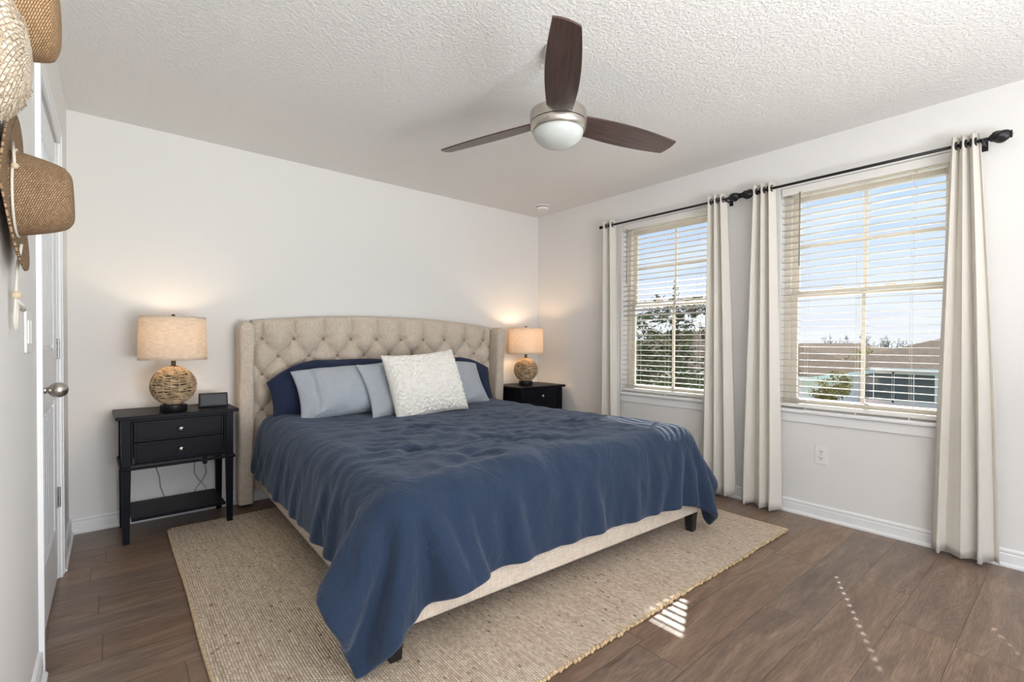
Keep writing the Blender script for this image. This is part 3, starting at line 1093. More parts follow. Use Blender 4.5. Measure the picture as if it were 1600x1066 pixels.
def build_bed():
    b = thing('bed', 'king bed with beige linen tufted wingback headboard and low upholstered frame', 'bed', BED, BED_ROT)
    # ---- headboard panel
    hw = 1.005
    z0, zt = 0.10, 1.262
    sx, sz = 0.2085, 0.1235
    zr = 1.138                                   # first row of buttons
    nx, nz = 270, 130
    def top(x): return zt + 0.060 * (1 - (x / hw) ** 2) ** 0.9 if abs(x) < hw else zt
    def puff(x, z):
        a = (x / sx + 0.5); bb = (z - zr) / sz
        # lattice: buttons at integer a for even rows, half-integers for odd rows
        u = (a + bb * 0.5); v = (a - bb * 0.5)
        if z > zr:
            k = min(1.0, (z - zr) / 0.045)
            d1 = abs(math.sin(PI * u)) * abs(math.sin(PI * v))
            d2 = abs(math.sin(PI * a)) ** 0.9
            d = d1 * (1 - k) + d2 * k
        else:
            d = abs(math.sin(PI * u)) * abs(math.sin(PI * v))
        p = 0.70 * d ** 0.24 + 0.30 * d ** 0.9
        # little pulled wrinkles around every button
        fu, fv = u - round(u), v - round(v)
        rr = math.hypot((fu + fv), (fu - fv) * 1.0)
        w = math.exp(-(rr / 0.45) ** 2)
        an = math.atan2(fu - fv, fu + fv)
        if z > zr: rr = math.hypot(a - round(a), bb * 0.9)
        p *= 1 - 0.85 * math.exp(-(rr / 0.15) ** 2)
        if z > zr: w *= math.exp(-(rr / 0.3) ** 2)
        p += 0.07 * w * math.sin(an * 9 + 1.3 * math.floor(u) + 2.1 * math.floor(v)) * min(1, rr * 5)
        return p
    def P(s, t):
        x = -hw + 2 * hw * s
        tp = top(x)
        z = z0 + (tp - z0) * t
        e = min(1.0, min(hw - abs(x), 0.045) / 0.045)
        et = min(1.0, max(tp - z, 0.0) / 0.045)
        rnd = math.sqrt(max(0, 1 - (1 - e) ** 2)) * math.sqrt(max(0, 1 - (1 - et) ** 2))
        depth = 0.010 + 0.068 * puff(x, z) if z > 0.30 else 0.065
        return (x, -0.012 - depth * (0.25 + 0.75 * rnd), z)
    hb = MB(); hb.grid(P, nx, nz)
    n0 = len(hb.v)
    hb.v += [(-hw, 0.0, z0), (hw, 0.0, z0)]
    # back and edges
    def Q(s, t):
        x = -hw + 2 * hw * s
        return (x, 0.0, z0 + (top(x) - z0) * t)
    hb.grid(Q, nx, 2)
    def R(s, t):
        x = -hw + 2 * hw * s
        p = P(s, 1.0)
        return (x, p[1] + (0.0 - p[1]) * t, p[2])
    hb.grid(R, nx, 2)
    hb.v = hb.v
    hbo = hb.build('headboard', M['linen'], b, angle=60)
    for r in range(5):
        z = zr - r * sz
        for k in range(-6, 7):
            x = (k + (0.5 if r % 2 == 0 else 0.0)) * sx
            if abs(x) > hw - 0.05: continue
            if r > 2 and abs(x) < 0.70: continue          # behind the pillows
            bt = MB(); bt.sphere((x, -0.034, z), 0.0115, 12, 8, (1, 0.6, 1))
            bt.build('tuft_button', M['button'], hbo, smooth=True)
    # ---- wings
    for s in (-1, 1):
        w = MB()
        nzw, na = 40, 20
        def W(u, t, s=s):
            z = 0.025 + (1.255 - 0.025) * t
            depth = 0.135 + 0.055 * t ** 1.5          # deeper towards the top
            a = 2 * PI * u
            # rounded rectangle section
            ca, sa = math.cos(a), math.sin(a)
            px = math.copysign(abs(ca) ** 0.45, ca) * 0.047
            py = math.copysign(abs(sa) ** 0.40, sa) * depth / 2
            k = 1.0
            if t > 0.955:
                q = (t - 0.955) / 0.045
                k = math.sqrt(max(0.0, 1 - q * q * 0.96))
            bul = 1 + 0.05 * math.sin(t * 15) * (1 if sa < 0 else 0)
            return (s * (hw + 0.048) + px * k * bul, 0.0 - depth / 2 + py * (0.6 + 0.4 * k), z)
        w.grid(W, 40, nzw, closed_u=True)
        n = len(w.v)
        w.f.append(tuple(range(40))); w.f.append(tuple(n - 40 + i for i in range(40)))
        w.mi += [0, 0]
        w.build('headboard_wing', M['linen'], b, angle=50)
    # ---- frame rails
    fx, fy = 0.978, -2.225
    za, zb = 0.128, 0.335
    r = MB()
    r.box(-fx, -fx + 0.05, fy + 0.05, -0.09, za, zb)
    r.build('side_rail', M['linen'], b, bevel=0.012)
    r = MB(); r.box(fx - 0.05, fx, fy + 0.05, -0.09, za, zb)
    r.build('side_rail', M['linen'], b, bevel=0.012)
    r = MB(); r.box(-fx, fx, fy, fy + 0.052, za, zb)
    r.build('foot_rail', M['linen'], b, bevel=0.012)
    r = MB(); r.box(-fx + 0.051, fx - 0.051, fy + 0.053, -0.09, 0.20, 0.30)
    r.build('slat_base', M['leg_black'], b)
    for (x, y) in ((-fx + 0.04, fy + 0.04), (fx - 0.04, fy + 0.04), (-fx + 0.15, -0.9), (fx - 0.15, -0.9)):
        l = MB()
        l.frustum((x, y, 0.0135), (0.021, 0.021), (x, y, za + 0.004), (0.028, 0.028))
        l.build('leg', M['leg_black'], b, bevel=0.002)
    m = MB(); m.box(-0.95, 0.95, -2.185, -0.10, 0.301, 0.565)
    m.build('mattress', M['lining'], b, bevel=0.05)
    return b

# ---- comforter: a sheet of cloth settled over the mattress
def sim_comforter():
    X0, X1, Y0, Y1 = -1.270, 1.262, -2.525, -0.20
    h = 0.0235
    nx = int(round((X1 - X0) / h)) + 1; ny = int(round((Y1 - Y0) / h)) + 1
    gx, gy = np.meshgrid(np.linspace(X0, X1, nx), np.linspace(Y0, Y1, ny))
    rng = np.random.RandomState(7)
    def fbm(scale, seed):
        out = np.zeros_like(gx); amp = 1.0
        r = np.random.RandomState(seed)
        for o in range(4):
            for q in range(6):
                an = r.uniform(0, 2 * PI); k = scale * (2 ** o) * r.uniform(0.7, 1.3)
                out += amp * np.sin(k * (gx * math.cos(an) + gy * math.sin(an)) + r.uniform(0, 6.28)) / 6
            amp *= 0.55
        return out
    P = np.stack([gx, gy, 0.645 + 0.012 * fbm(9, 1)], -1)
    V = np.zeros_like(P)
    # rest lengths: slack along the hems so that they ripple
    edge = np.maximum(np.abs(gx) - 0.95, 0) + np.maximum(-2.19 - gy, 0)
    sx = 1.0 + 0.045 * np.clip(edge / 0.3, 0, 1) * (gy < -2.1) + 0.012
    sy = 1.0 + 0.045 * np.clip(edge / 0.3, 0, 1) * (np.abs(gx) > 0.93) + 0.012
    # pinched tufts
    tufts = [bed_local(*t) for t in ((1.243, 1.777), (1.574, 1.906), (1.072, 2.028), (2.203, 2.043), (1.716, 1.793), (1.40, 2.45), (2.0, 2.5))]
    tp = np.zeros_like(gx)
    for i, (tx, ty) in enumerate(tufts):
        tp = np.maximum(tp, (1.0 if i < 5 else 0.5) * np.exp(-((gx - tx) ** 2 + (gy - ty) ** 2) / 0.055 ** 2))
    k = 1 - 0.42 * tp
    sx = sx * k; sy = sy * k
    # box that carries it
    c = np.array([0, -1.10, 0.30]); hb = np.array([0.955, 1.085, 0.275])
    rad = 0.075
    inner = hb - rad
    off = 0.030
    w_pin = np.ones((ny, nx, 1))
    def dist(A, B, L, st):
        d = B - A
        l = np.sqrt((d * d).sum(-1, keepdims=True)) + 1e-9
        return d * (0.5 * st * (l - L) / l)
    Lx = (h * 0.5 * (sx[:, 1:] + sx[:, :-1]))[..., None]
    Ly = (h * 0.5 * (sy[1:, :] + sy[:-1, :]))[..., None]
    Ld = h * math.sqrt(2) * (0.25 * (sx[1:, 1:] + sx[:-1, :-1] + sy[1:, 1:] + sy[:-1, :-1]))[..., None]
    L2x = (h * 0.5 * (sx[:, 2:] + sx[:, :-2]))[..., None] * 2
    L2y = (h * 0.5 * (sy[2:, :] + sy[:-2, :]))[..., None] * 2
    dt = 1 / 60.0
    steps = 170
    for st_ in range(steps):
        prev = P.copy()
        V[..., 2] -= 1.6 * dt
        V *= 0.985 if st_ < 120 else 0.92
        sp = np.sqrt((V * V).sum(-1, keepdims=True))
        V *= np.minimum(1, 2.0 / (sp + 1e-9))
        P += V * dt
        for it in range(14):
            for o in (0, 1):
                d = dist(P[:, o:-1:2], P[:, o + 1::2], Lx[:, o::2], 0.95)
                P[:, o:-1:2] += d; P[:, o + 1::2] -= d
                d = dist(P[o:-1:2], P[o + 1::2], Ly[o::2], 0.95)
                P[o:-1:2] += d; P[o + 1::2] -= d
            for o in (0, 1):
                A = P[o:-1:2, :-1]; B = P[o + 1::2, 1:]
                d = dist(A, B, Ld[o::2], 0.22)
                P[o:-1:2, :-1] += d; P[o + 1::2, 1:] -= d
                A = P[o:-1:2, 1:]; B = P[o + 1::2, :-1]
                d = dist(A, B, Ld[o::2], 0.22)
                P[o:-1:2, 1:] += d; P[o + 1::2, :-1] -= d
            d = dist(P[:, :-2], P[:, 2:], L2x, 0.10)
            P[:, :-2] += d; P[:, 2:] -= d
            d = dist(P[:-2], P[2:], L2y, 0.10)
            P[:-2] += d; P[2:] -= d
            # filled duvet: it will not fold tighter than its own loft
            for kk, st2 in ((5, 0.30), (9, 0.30)):
                for ax in (0, 1):
                    A = P[:-kk] if ax == 0 else P[:, :-kk]
                    B = P[kk:] if ax == 0 else P[:, kk:]
                    dd = B - A
                    ll = np.sqrt((dd * dd).sum(-1, keepdims=True)) + 1e-9
                    want = kk * h * 0.86
                    cr = np.where(ll < want, dd * (0.5 * st2 * (ll - want) / ll), 0.0)
                    A += cr; B -= cr
            # collision with rounded box
            q = P - c
            cl = np.clip(q, -inner, inner)
            dv = q - cl
            dl = np.sqrt((dv * dv).sum(-1, keepdims=True)) + 1e-9
            # the filling stands off the sides, more towards the hem, in soft folds
            zz = np.clip((0.56 - P[..., 2]) / 0.26, 0, 1)
            al = np.where(np.abs(P[..., 0]) > 0.97, P[..., 1] + 0.7 * P[..., 2], P[..., 0] + 0.35 * P[..., 2])
            fo = (0.6 * np.sin(al * 14.0 + 2.3 * np.sin(al * 3.1)) + 0.4 * np.sin(al * 31.0 + 3.0 * np.sin(al * 4.3 + 1))) * (0.55 + 0.45 * np.sin(al * 2.3 + 0.6))
            front = P[..., 1] < -2.17
            amt = np.where(front, 0.024, 0.040 + 0.050 * np.clip((-1.75 - P[..., 1]) / 0.4, 0, 1))
            rr = (rad + off + zz * (amt + np.where(front, 0.010, 0.020) * fo))[..., None]
            pen = dl < rr
            P = np.where(pen & (dl > 1e-6), c + cl + dv / dl * rr, P)
            np.maximum(P[..., 2], 0.030, out=P[..., 2])
        # friction on the top
        q = P - c
        on = ((q[..., 2] > inner[2] + rad * 0.7) & (np.abs(q[..., 0]) < hb[0]) & (q[..., 1] > -hb[1]))[..., None]
        D = P - prev
        P = np.where(on, prev + D * np.array([0.35, 0.35, 1.0]), P)
        V = (P - prev) / dt
    # loft: filling puffs the sheet between the tufts
    puff = 0.016 * fbm(3.2, 5) + 0.006 * fbm(8, 9)
    pin = np.clip(tp * 1.0, 0, 1)
    # soft creases: stretched noise, running down the drops and fanning over the top
    wr = np.zeros_like(gx)
    for j in range(ny):
        for i in range(nx):
            x, y, z = P[j, i]
            side = min(1.0, max(0.0, (0.60 - z) / 0.12))
            al = x if y < -2.15 else y
            lean = 0.25 * z
            n1 = mnoise.noise(((al + lean) * 11.0, z * 2.2, 3.0)) + 0.6 * mnoise.noise(((al - lean) * 23.0, z * 4.0, 9.0))
            wx, wy = x + 0.10 * mnoise.noise((x * 3, y * 3, 1.5)), y + 0.10 * mnoise.noise((x * 3, y * 3, 8.5))
            r1 = 1 - abs(mnoise.noise((wx * 4.5 + wy * 2.0, wy * 9.0, 0.7))) * 2.2
            r2 = 1 - abs(mnoise.noise((wx * 12.0, wy * 7.0 - wx * 5, 5.7))) * 2.2
            d = min(math.hypot(x - t[0], y - t[1]) for t in tufts)
            near = math.exp(-(d / 0.28) ** 2)
            top = (0.008 + 0.012 * near) * max(0, r1) + (0.004 + 0.010 * near) * max(0, r2)
            wr[j, i] = side * 0.010 * n1 + (1 - side * 0.6) * top
    nrm = np.zeros_like(P)
    du = np.gradient(P, axis=1); dv_ = np.gradient(P, axis=0)
    nrm = np.cross(du, dv_); nrm /= np.sqrt((nrm * nrm).sum(-1, keepdims=True)) + 1e-9
    on = (nrm[..., 2] > 0.5)
    P += nrm * ((puff * (1 - pin) * np.clip((nrm[..., 2] - 0.3) * 2, 0, 1)) - 0.030 * pin + wr)[..., None]
    return P, nx, ny

def build_comforter():
    P, nx, ny = sim_comforter()
    mb = MB()
    fs = []
    for j in range(ny - 1):
        for i in range(nx - 1):
            a = j * nx + i
            fs.append((a, a + 1, a + nx + 1, a + nx))
    mb.add([tuple(p) for p in P.reshape(-1, 3).tolist()], fs)
    o = mb.build('comforter', M['navy'], None, smooth=True, solid=0.028, sub=1, offset=-0.4)
    o.location = BED; o.rotation_euler = (0, 0, BED_ROT)
    tag(o, 'navy blue cotton comforter spread over the king bed', 'comforter')

build_bed()
build_comforter()

# ------------------------------------------------------------------ pillows
def pillow_mesh(w, h, t, seed, wrinkle=0.008, open_end=0.0, pinch=0.10, nub=0.0, nu=56, nv=40, pw=0.5, droop=(0.0, 0.0)):
    mb = MB()
    def surf(side):
        def P(s, q):
            u = -1 + 2 * s; v = -1 + 2 * q
            uu = math.copysign(abs(u) ** 0.85, u); vv = math.copysign(abs(v) ** 0.85, v)
            x = w / 2 * uu * (1 - pinch * 0.55 * (1 - vv * vv) * abs(uu) ** 2)
            z = h / 2 * vv * (1 - pinch * (1 - uu * uu) * abs(vv) ** 2)
            dr = droop[0] if u < 0 else droop[1]
            if dr and abs(u) > 0.25: z -= dr * ((abs(u) - 0.25) / 0.75) ** 1.7 * (0.5 + 0.5 * v)
            prof = max(0.0, (1 - abs(uu) ** 2.4) * (1 - abs(vv) ** 2.4)) ** pw
            th = t / 2 * prof
            if open_end and uu < -1 + open_end:      # loose empty end of the pillowcase
                th = max(th * 0.75, 0.010 * max(0.0, 1 - abs(vv) ** 4))
            n = mnoise.noise((x * 5 + seed * 3.1, z * 5, side * 2.0)) + 0.5 * mnoise.noise((x * 13 + seed, z * 9, side * 5.0))
            edge = min(1.0, (1 - max(abs(uu), abs(vv))) * 6)
            # creases running in from the corners
            cr = math.sin((u * 1.0 - v * 0.6) * 9 + seed) * math.exp(-((abs(u) - 0.8) ** 2 + (abs(v) - 0.8) ** 2) * 6)
            th += wrinkle * n * edge + wrinkle * 0.6 * cr * edge
            if nub:
                th += nub * (0.5 + 0.8 * mnoise.noise((x * 52, z * 64, side * 3.0))) * min(1, edge * 2)
            y = side * th + 0.012 * mnoise.noise((x * 2.2 + seed, z * 2.2, 4.0)) * 1.0
            return (x, y, z)
        return P
    mb.grid(surf(-1), nu, nv)
    b = len(mb.v)
    mb.grid(surf(1), nu, nv)
    # close the rim
    rim = [i for i in range(nu)] + [j * nu + nu - 1 for j in range(1, nv)] + [(nv - 1) * nu + i for i in range(nu - 2, -1, -1)] + [j * nu for j in range(nv - 2, 0, -1)]
    for k in range(len(rim)):
        a, c = rim[k], rim[(k + 1) % len(rim)]
        mb.f.append((a, c, b + c, b + a)); mb.mi.append(0)
    return mb

def place_pillow(name, label, cat, mb, mat, loc, lean, rotz, roll=0.0, group=None, sub=1):
    """lean: angle of the pillow's face back from vertical"""
    o = mb.build(name, mat, None, smooth=True, sub=sub)
    m = Matrix.Translation(Vector(loc)) @ Matrix.Rotation(rotz, 4, 'Z') @ Matrix.Rotation(-lean, 4, 'X') @ Matrix.Rotation(roll, 4, 'Y')
    o.matrix_world = m
    return tag(o, label, cat, group)

R = math.radians
place_pillow('pillow', 'dark navy pillow behind the left pale blue pillow', 'pillow',
             pillow_mesh(0.98, 0.46, 0.20, 1, 0.016, pinch=0.10, droop=(0.17, 0.05)), M['navy_pillow'], (1.285, 3.495, 0.790), R(21), R(-1.5), R(-1), 'bed pillows')
place_pillow('pillow', 'dark navy pillow at right, nearly hidden behind pale blue pillow', 'pillow',
             pillow_mesh(0.96, 0.46, 0.16, 2, 0.014, droop=(0.02, 0.12)), M['navy_pillow'], (2.185, 3.500, 0.790), R(19), R(-1.5), R(1), 'bed pillows')
place_pillow('pillow', 'pale blue pillow at left with its hemmed case end showing', 'pillow',
             pillow_mesh(0.92, 0.40, 0.20, 3, 0.024, open_end=0.28, pinch=0.10, droop=(0.02, 0.0)), M['blue'], (1.385, 3.325, 0.785), R(30), R(-2), R(-3), 'bed pillows')
place_pillow('pillow', 'grey blue pillow behind the nubby white cushion', 'pillow',
             pillow_mesh(1.17, 0.42, 0.17, 5, 0.024, open_end=0.2, pinch=0.10, droop=(0.0, 0.05)), M['blue'], (1.905, 3.270, 0.785), R(29), R(9), R(-1), 'bed pillows')
place_pillow('throw_pillow', 'square white nubby throw pillow in the middle of the bed', 'throw pillow',
             pillow_mesh(0.61, 0.49, 0.17, 7, 0.006, nub=0.022, nu=190, nv=150, pinch=0.09), M['cushion'], (1.762, 3.075, 0.818), R(22), R(3), R(-4.0), None, 0)

# ------------------------------------------------------------------ rug
def build_rug():
    x0, x1, y0, y1 = 0.25, 3.10, 1.138, 3.445
    cx, cy = (x0 + x1) / 2, (y0 + y1) / 2
    hx, hy = (x1 - x0) / 2, (y1 - y0) / 2
    r = thing('area_rug', 'large natural woven jute rug under the bed', 'rug', (cx, cy, 0.0))
    nx, ny = 80, 64
    def wob(x, y):
        return (0.006 * mnoise.noise((x * 1.7, y * 1.7, 1.0)), 0.006 * mnoise.noise((x * 1.7, y * 1.7, 7.0)))
    def top(s, t):
        x = -hx + 2 * hx * s; y = -hy + 2 * hy * t
        a, b = wob(x, y)
        return (x + a, y + b, 0.0125 + 0.001 * mnoise.noise((x * 9, y * 9, 0)))
    mb = MB(); mb.grid(top, nx, ny)
    n = len(mb.v)
    mb.grid(lambda s, t: (top(s, t)[0], top(s, t)[1], 0.001), nx, ny)
    rim = [i for i in range(nx)] + [j * nx + nx - 1 for j in range(1, ny)] + [(ny - 1) * nx + i for i in range(nx - 2, -1, -1)] + [j * nx for j in range(ny - 2, 0, -1)]
    for k in range(len(rim)):
        a, c = rim[k], rim[(k + 1) % len(rim)]
        mb.f.append((a, c, n + c, n + a)); mb.mi.append(0)
    mb.build('woven_field', M['rug'], r, smooth=False)
    # knotted front and back edges, smooth bound sides
    rn = random.Random(3)
    for t, yy in ((0.0, -hy), (1.0, hy)):
        e = MB()
        k = 0
        x = -hx
        while x < hx:
            w = rn.uniform(0.011, 0.021)
            a, b = wob(x, yy)
            rr = rn.uniform(0.0065, 0.0095)
            e.sphere((x + a + w / 2, yy + b + rn.uniform(-0.004, 0.004) - 0.003 * (1 if t == 0 else -1), 0.0085), rr, 7, 5, (w / 2 / rr * 1.05, 1.0, 0.9))
            x += w
        e.build('knotted_edge', M['rug_fringe'], r, smooth=True)
    for s in (-1, 1):
        e = MB()
        pts = []
        for k in range(60):
            y = -hy + 2 * hy * k / 59
            a, b = wob(s * hx, y)
            pts.append((s * hx + a - s * 0.004, y + b, 0.0085))
        e.tube(pts, 0.0075, 8)
        e.build('bound_edge', M['rug_edge'], r, smooth=True)
build_rug()

# ------------------------------------------------------------------ nightstands
def build_nightstand(loc, rot, label):
    n = thing('nightstand', label, 'nightstand', loc, rot, 'black nightstands')
    # local: front faces -y, origin on floor at the middle
    hw, hd = 0.268, 0.185
    zt = 0.706
    MB().box(-0.295, 0.295, -0.205, 0.200, zt - 0.020, zt).build('tabletop', M['dark_wood'], n, bevel=0.003)
    c = MB()
    zc0, zc1 = 0.425, zt - 0.0205
    c.box(-hw + 0.041, -hw + 0.050, -hd + 0.002, hd - 0.042, zc0, zc1)          # inner sides
    c.box(hw - 0.050, hw - 0.041, -hd + 0.002, hd - 0.042, zc0, zc1)
    c.box(-hw + 0.006, -hw + 0.018, -hd + 0.041, hd - 0.041, zc0, zc1)          # outer sides
    c.box(hw - 0.018, hw - 0.006, -hd + 0.041, hd - 0.041, zc0, zc1)
    c.box(-hw + 0.041, hw - 0.041, hd - 0.020, hd - 0.008, zc0, zc1)            # back
    c.box(-hw + 0.041, hw - 0.041, -hd + 0.003, -hd + 0.023, zc1 - 0.014, zc1)  # rails
    c.box(-hw + 0.041, hw - 0.041, -hd + 0.003, -hd + 0.023, zc0, zc0 + 0.013)
    c.build('case', M['dark_wood'], n, bevel=0.0015, weld=False)
    za, zb = zc0 + 0.015, zc1 - 0.016
    zm = (za + zb) / 2
    for (a, b) in ((za, zm - 0.002), (zm + 0.002, zb)):
        d = MB()
        x0, x1 = -hw + 0.053, hw - 0.053
        y0 = -hd + 0.004
        d.box(x0, x1, y0 + 0.006, y0 + 0.016, a, b)
        fwid = 0.012
        d.box(x0, x0 + fwid, y0, y0 + 0.0065, a, b); d.box(x1 - fwid, x1, y0, y0 + 0.0065, a, b)
        d.box(x0 + fwid, x1 - fwid, y0, y0 + 0.0065, a, a + fwid); d.box(x0 + fwid, x1 - fwid, y0, y0 + 0.0065, b - fwid, b)
        do = d.build('drawer', M['dark_wood'], n, bevel=0.001, weld=False)
        k = MB()
        k.lathe([(0.006, -y0 - 0.0065), (0.0045, -y0 + 0.002), (0.0085, -y0 + 0.007), (0.0135, -y0 + 0.012), (0.0135, -y0 + 0.015), (0.009, -y0 + 0.0195), (0.0005, -y0 + 0.021)], 20, (0, 0, 0), 'Y')
        k.v = [(p[0], -p[1], p[2] + (a + b) / 2) for p in k.v]
        k.build('knob', M['chrome'], do, smooth=True)
    m = MB()
    zl = zc0 - 0.001
    for (a0, a1, b0, b1) in ((-hw - 0.010, hw + 0.010, -hd - 0.010, -hd + 0.006), (-hw - 0.010, hw + 0.010, hd - 0.006, hd + 0.010),
                             (-hw - 0.010, -hw + 0.006, -hd + 0.0065, hd - 0.0065), (hw - 0.006, hw + 0.010, -hd + 0.0065, hd - 0.0065)):
        m.box(a0, a1, b0, b1, zl - 0.018, zl)
    m.build('moulding', M['dark_wood'], n, bevel=0.005, weld=False)
    MB().box(-hw + 0.041, hw - 0.041, -hd + 0.010, hd - 0.010, 0.118, 0.136).build('lower_shelf', M['dark_wood'], n, bevel=0.002)
    for x in (-1, 1):
        for y in (-1, 1):
            l = MB()
            l.frustum((x * (hw - 0.018), y * (hd - 0.018), 0.0), (0.0145, 0.0145), (x * (hw - 0.020), y * (hd - 0.020), 0.405), (0.020, 0.020))
            l.box(x * (hw - 0.020) - 0.020, x * (hw - 0.020) + 0.020, y * (hd - 0.020) - 0.020, y * (hd - 0.020) + 0.020, 0.405, zt - 0.0205)
            l.build('leg', M['dark_wood'], n, bevel=0.0015, weld=False)
    return n
NS = build_nightstand((0.306, 3.545, 0.0), R(1.5), 'black two drawer nightstand left of the bed with open shelf')
NS2 = copy_tree(NS)
NS2.location = (3.150, 3.500, 0.0); NS2.rotation_euler = (0, 0, 0)
NS2['label'] = 'black nightstand in the corner right of the bed'

# ------------------------------------------------------------------ table lamps
def build_lamp(loc, rot, label):
    l = thing('table_lamp', label, 'table lamp', loc, rot, 'wicker table lamps')
    MB().lathe([(0.066, 0.0005), (0.068, 0.003), (0.068, 0.034), (0.064, 0.038)], 40).build('lamp_base', M['lamp_black'], l, angle=40)
    zc, rb = 0.148, 0.113
    core = MB(); core.sphere((0, 0, zc), rb - 0.006, 40, 24)
    ball = core.build('woven_ball', M['wicker_core'], l, smooth=True)
    rn = random.Random(11)
    w = MB()
    nr = 44
    for i in range(nr):
        la = -1.22 + 2.62 * i / (nr - 1)
        r = rb * math.cos(la); z = zc + rb * math.sin(la)
        if r < 0.018: continue
        seg = max(20, int(90 * r / rb))
        ph = [rn.uniform(0, 6.28) for _ in range(3)]
        tilt = rn.uniform(-0.05, 0.05); ta = rn.uniform(0, 6.28)
        pts = []; rad = []
        for k in range(seg):
            a = 2 * PI * k / seg
            dz = 0.0022 * math.sin(5 * a + ph[0]) + 0.0016 * math.sin(11 * a + ph[1]) + tilt * r * math.cos(a + ta) * 0.6
            wv = 0.0018 * math.sin(a * 18 + PI * (i % 2))
            q = math.sqrt(max(1e-6, rb * rb - (z + dz - zc) ** 2)) if abs(z + dz - zc) < rb * 0.995 else r
            pts.append(((q + wv) * math.cos(a), (q + wv) * math.sin(a), z + dz))
            rad.append(0.0033 + 0.0007 * math.sin(7 * a + ph[2]))
        w.tube(pts, rad, 6, closed=True)
    for k in range(18):                              # upright stakes the rope is woven round
        a = 2 * PI * k / 18
        pts = []
        for i in range(20):
            la = -1.2 + 2.6 * i / 19
            pts.append(((rb + 0.0005) * math.cos(la) * math.cos(a), (rb + 0.0005) * math.cos(la) * math.sin(a), zc + rb * math.sin(la)))
        w.tube(pts, 0.0026, 5)
    w.build('rope_weave', M['wicker'], ball, smooth=True)
    MB().lathe([(0.026, 0.258), (0.026, 0.263), (0.012, 0.266), (0.0115, 0.300)], 24).build('lamp_neck', M['bronze'], l, angle=40)
    zs0, zs1 = 0.303, 0.552
    sh = MB()
    prof = [(0.170, zs0), (0.163, zs1)]
    pr = []
    for i in range(13):
        t = i / 12
        pr.append((0.170 + (0.163 - 0.170) * t, zs0 + (zs1 - zs0) * t))
    sh.lathe(pr, 72, caps=False)
    sho = sh.build('lamp_shade', M['shade'], l, smooth=True, solid=0.0016)
    for (r, z) in ((0.170, zs0), (0.163, zs1)):
        rm = MB()
        rm.tube([(r * math.cos(2 * PI * k / 60), r * math.sin(2 * PI * k / 60), z) for k in range(60)], 0.0022, 6, closed=True)
        rm.build('shade_rim', M['shade'], sho, smooth=True)
    hp = MB()
    hp.tube([(0, 0.012, 0.298), (0, 0.050, 0.33), (0, 0.058, 0.42), (0, 0.040, 0.51), (0, 0.0, zs1 - 0.012), (0, -0.040, 0.51), (0, -0.058, 0.42), (0, -0.050, 0.33), (0, -0.012, 0.298)], 0.0018, 6)
    for k in range(3):
        a = 2 * PI * k / 3
        hp.tube([(0, 0, zs1 - 0.010), (0.1625 * math.cos(a), 0.1625 * math.sin(a), zs1 - 0.004)], 0.0018, 6)
    hp.build('harp', M['bronze'], l, smooth=True)
    MB().lathe([(0.006, zs1 - 0.008), (0.006, zs1 + 0.006), (0.009, zs1 + 0.010), (0.008, zs1 + 0.017), (0.0005, zs1 + 0.020)], 16).build('finial', M['bronze'], l, smooth=True)
    bl = MB()
    bl.lathe([(0.012, 0.300), (0.013, 0.335), (0.022, 0.360), (0.029, 0.385), (0.027, 0.405), (0.016, 0.422), (0.0005, 0.427)], 20)
    bo = bl.build('light_bulb', M['bulb'], l, smooth=True)
    ld = bpy.data.lights.new('lamp_light', 'POINT')
    ld.energy = 1.6
    ld.color = (1.0, 0.77, 0.56)
    ld.shadow_soft_size = 0.03
    lo = bpy.data.objects.new('lamp_light', ld)
    C.objects.link(lo)
    lo.parent = l
    lo.location = (0, 0, 0.452)
    return l
LA = build_lamp((0.286, 3.480, 0.7065), 0.0, 'wicker ball lamp with cream drum shade on the left nightstand')
LB = copy_tree(LA)
LB.location = (3.105, 3.505, 0.7065); LB.rotation_euler = (0, 0, 2.0)
for ch in LB.children:
    if ch.type == 'LIGHT':
        ch.data = ch.data.copy(); ch.data.energy = 2.8; ch.data.color = (1.0, 0.70, 0.44)
LB['label'] = 'glowing wicker ball lamp on the corner nightstand right of bed'

# cords behind the left nightstand
def build_cords():
    c = thing('power_cord', 'thin grey power cord hanging behind the left nightstand', 'power cord', (0.30, 3.735, 0.0))
    pts = [(-0.10, -0.004, 0.40), (-0.085, -0.003, 0.33), (-0.066, -0.003, 0.26), (-0.062, -0.003, 0.20), (-0.045, -0.003, 0.14), (-0.02, -0.014, 0.105)]
    MB().tube(pts, 0.0022, 6).build('cable', M['wire'], c, smooth=True)
    p = thing('phone_charger', 'small plug with dangling charging cable behind the left nightstand', 'charger', (0.475, 3.742, 0.0))
    MB().box(-0.012, 0.012, -0.025, -0.001, 0.31, 0.36).build('plug', M['slot'], p, bevel=0.003)
    MB().tube([(0, -0.012, 0.31), (0.008, -0.010, 0.25), (-0.015, -0.010, 0.20), (-0.05, -0.010, 0.155), (-0.065, -0.012, 0.11)], 0.0022, 6).build('cable', M['wire'], p, smooth=True)
    MB().tube([(-0.07, -0.008, 0.40), (-0.055, -0.008, 0.33), (-0.06, -0.008, 0.26), (-0.035, -0.008, 0.21), (0.0, -0.010, 0.16), (0.015, -0.012, 0.11)], 0.0022, 6).build('cable', M['wire'], p, smooth=True)
build_cords()

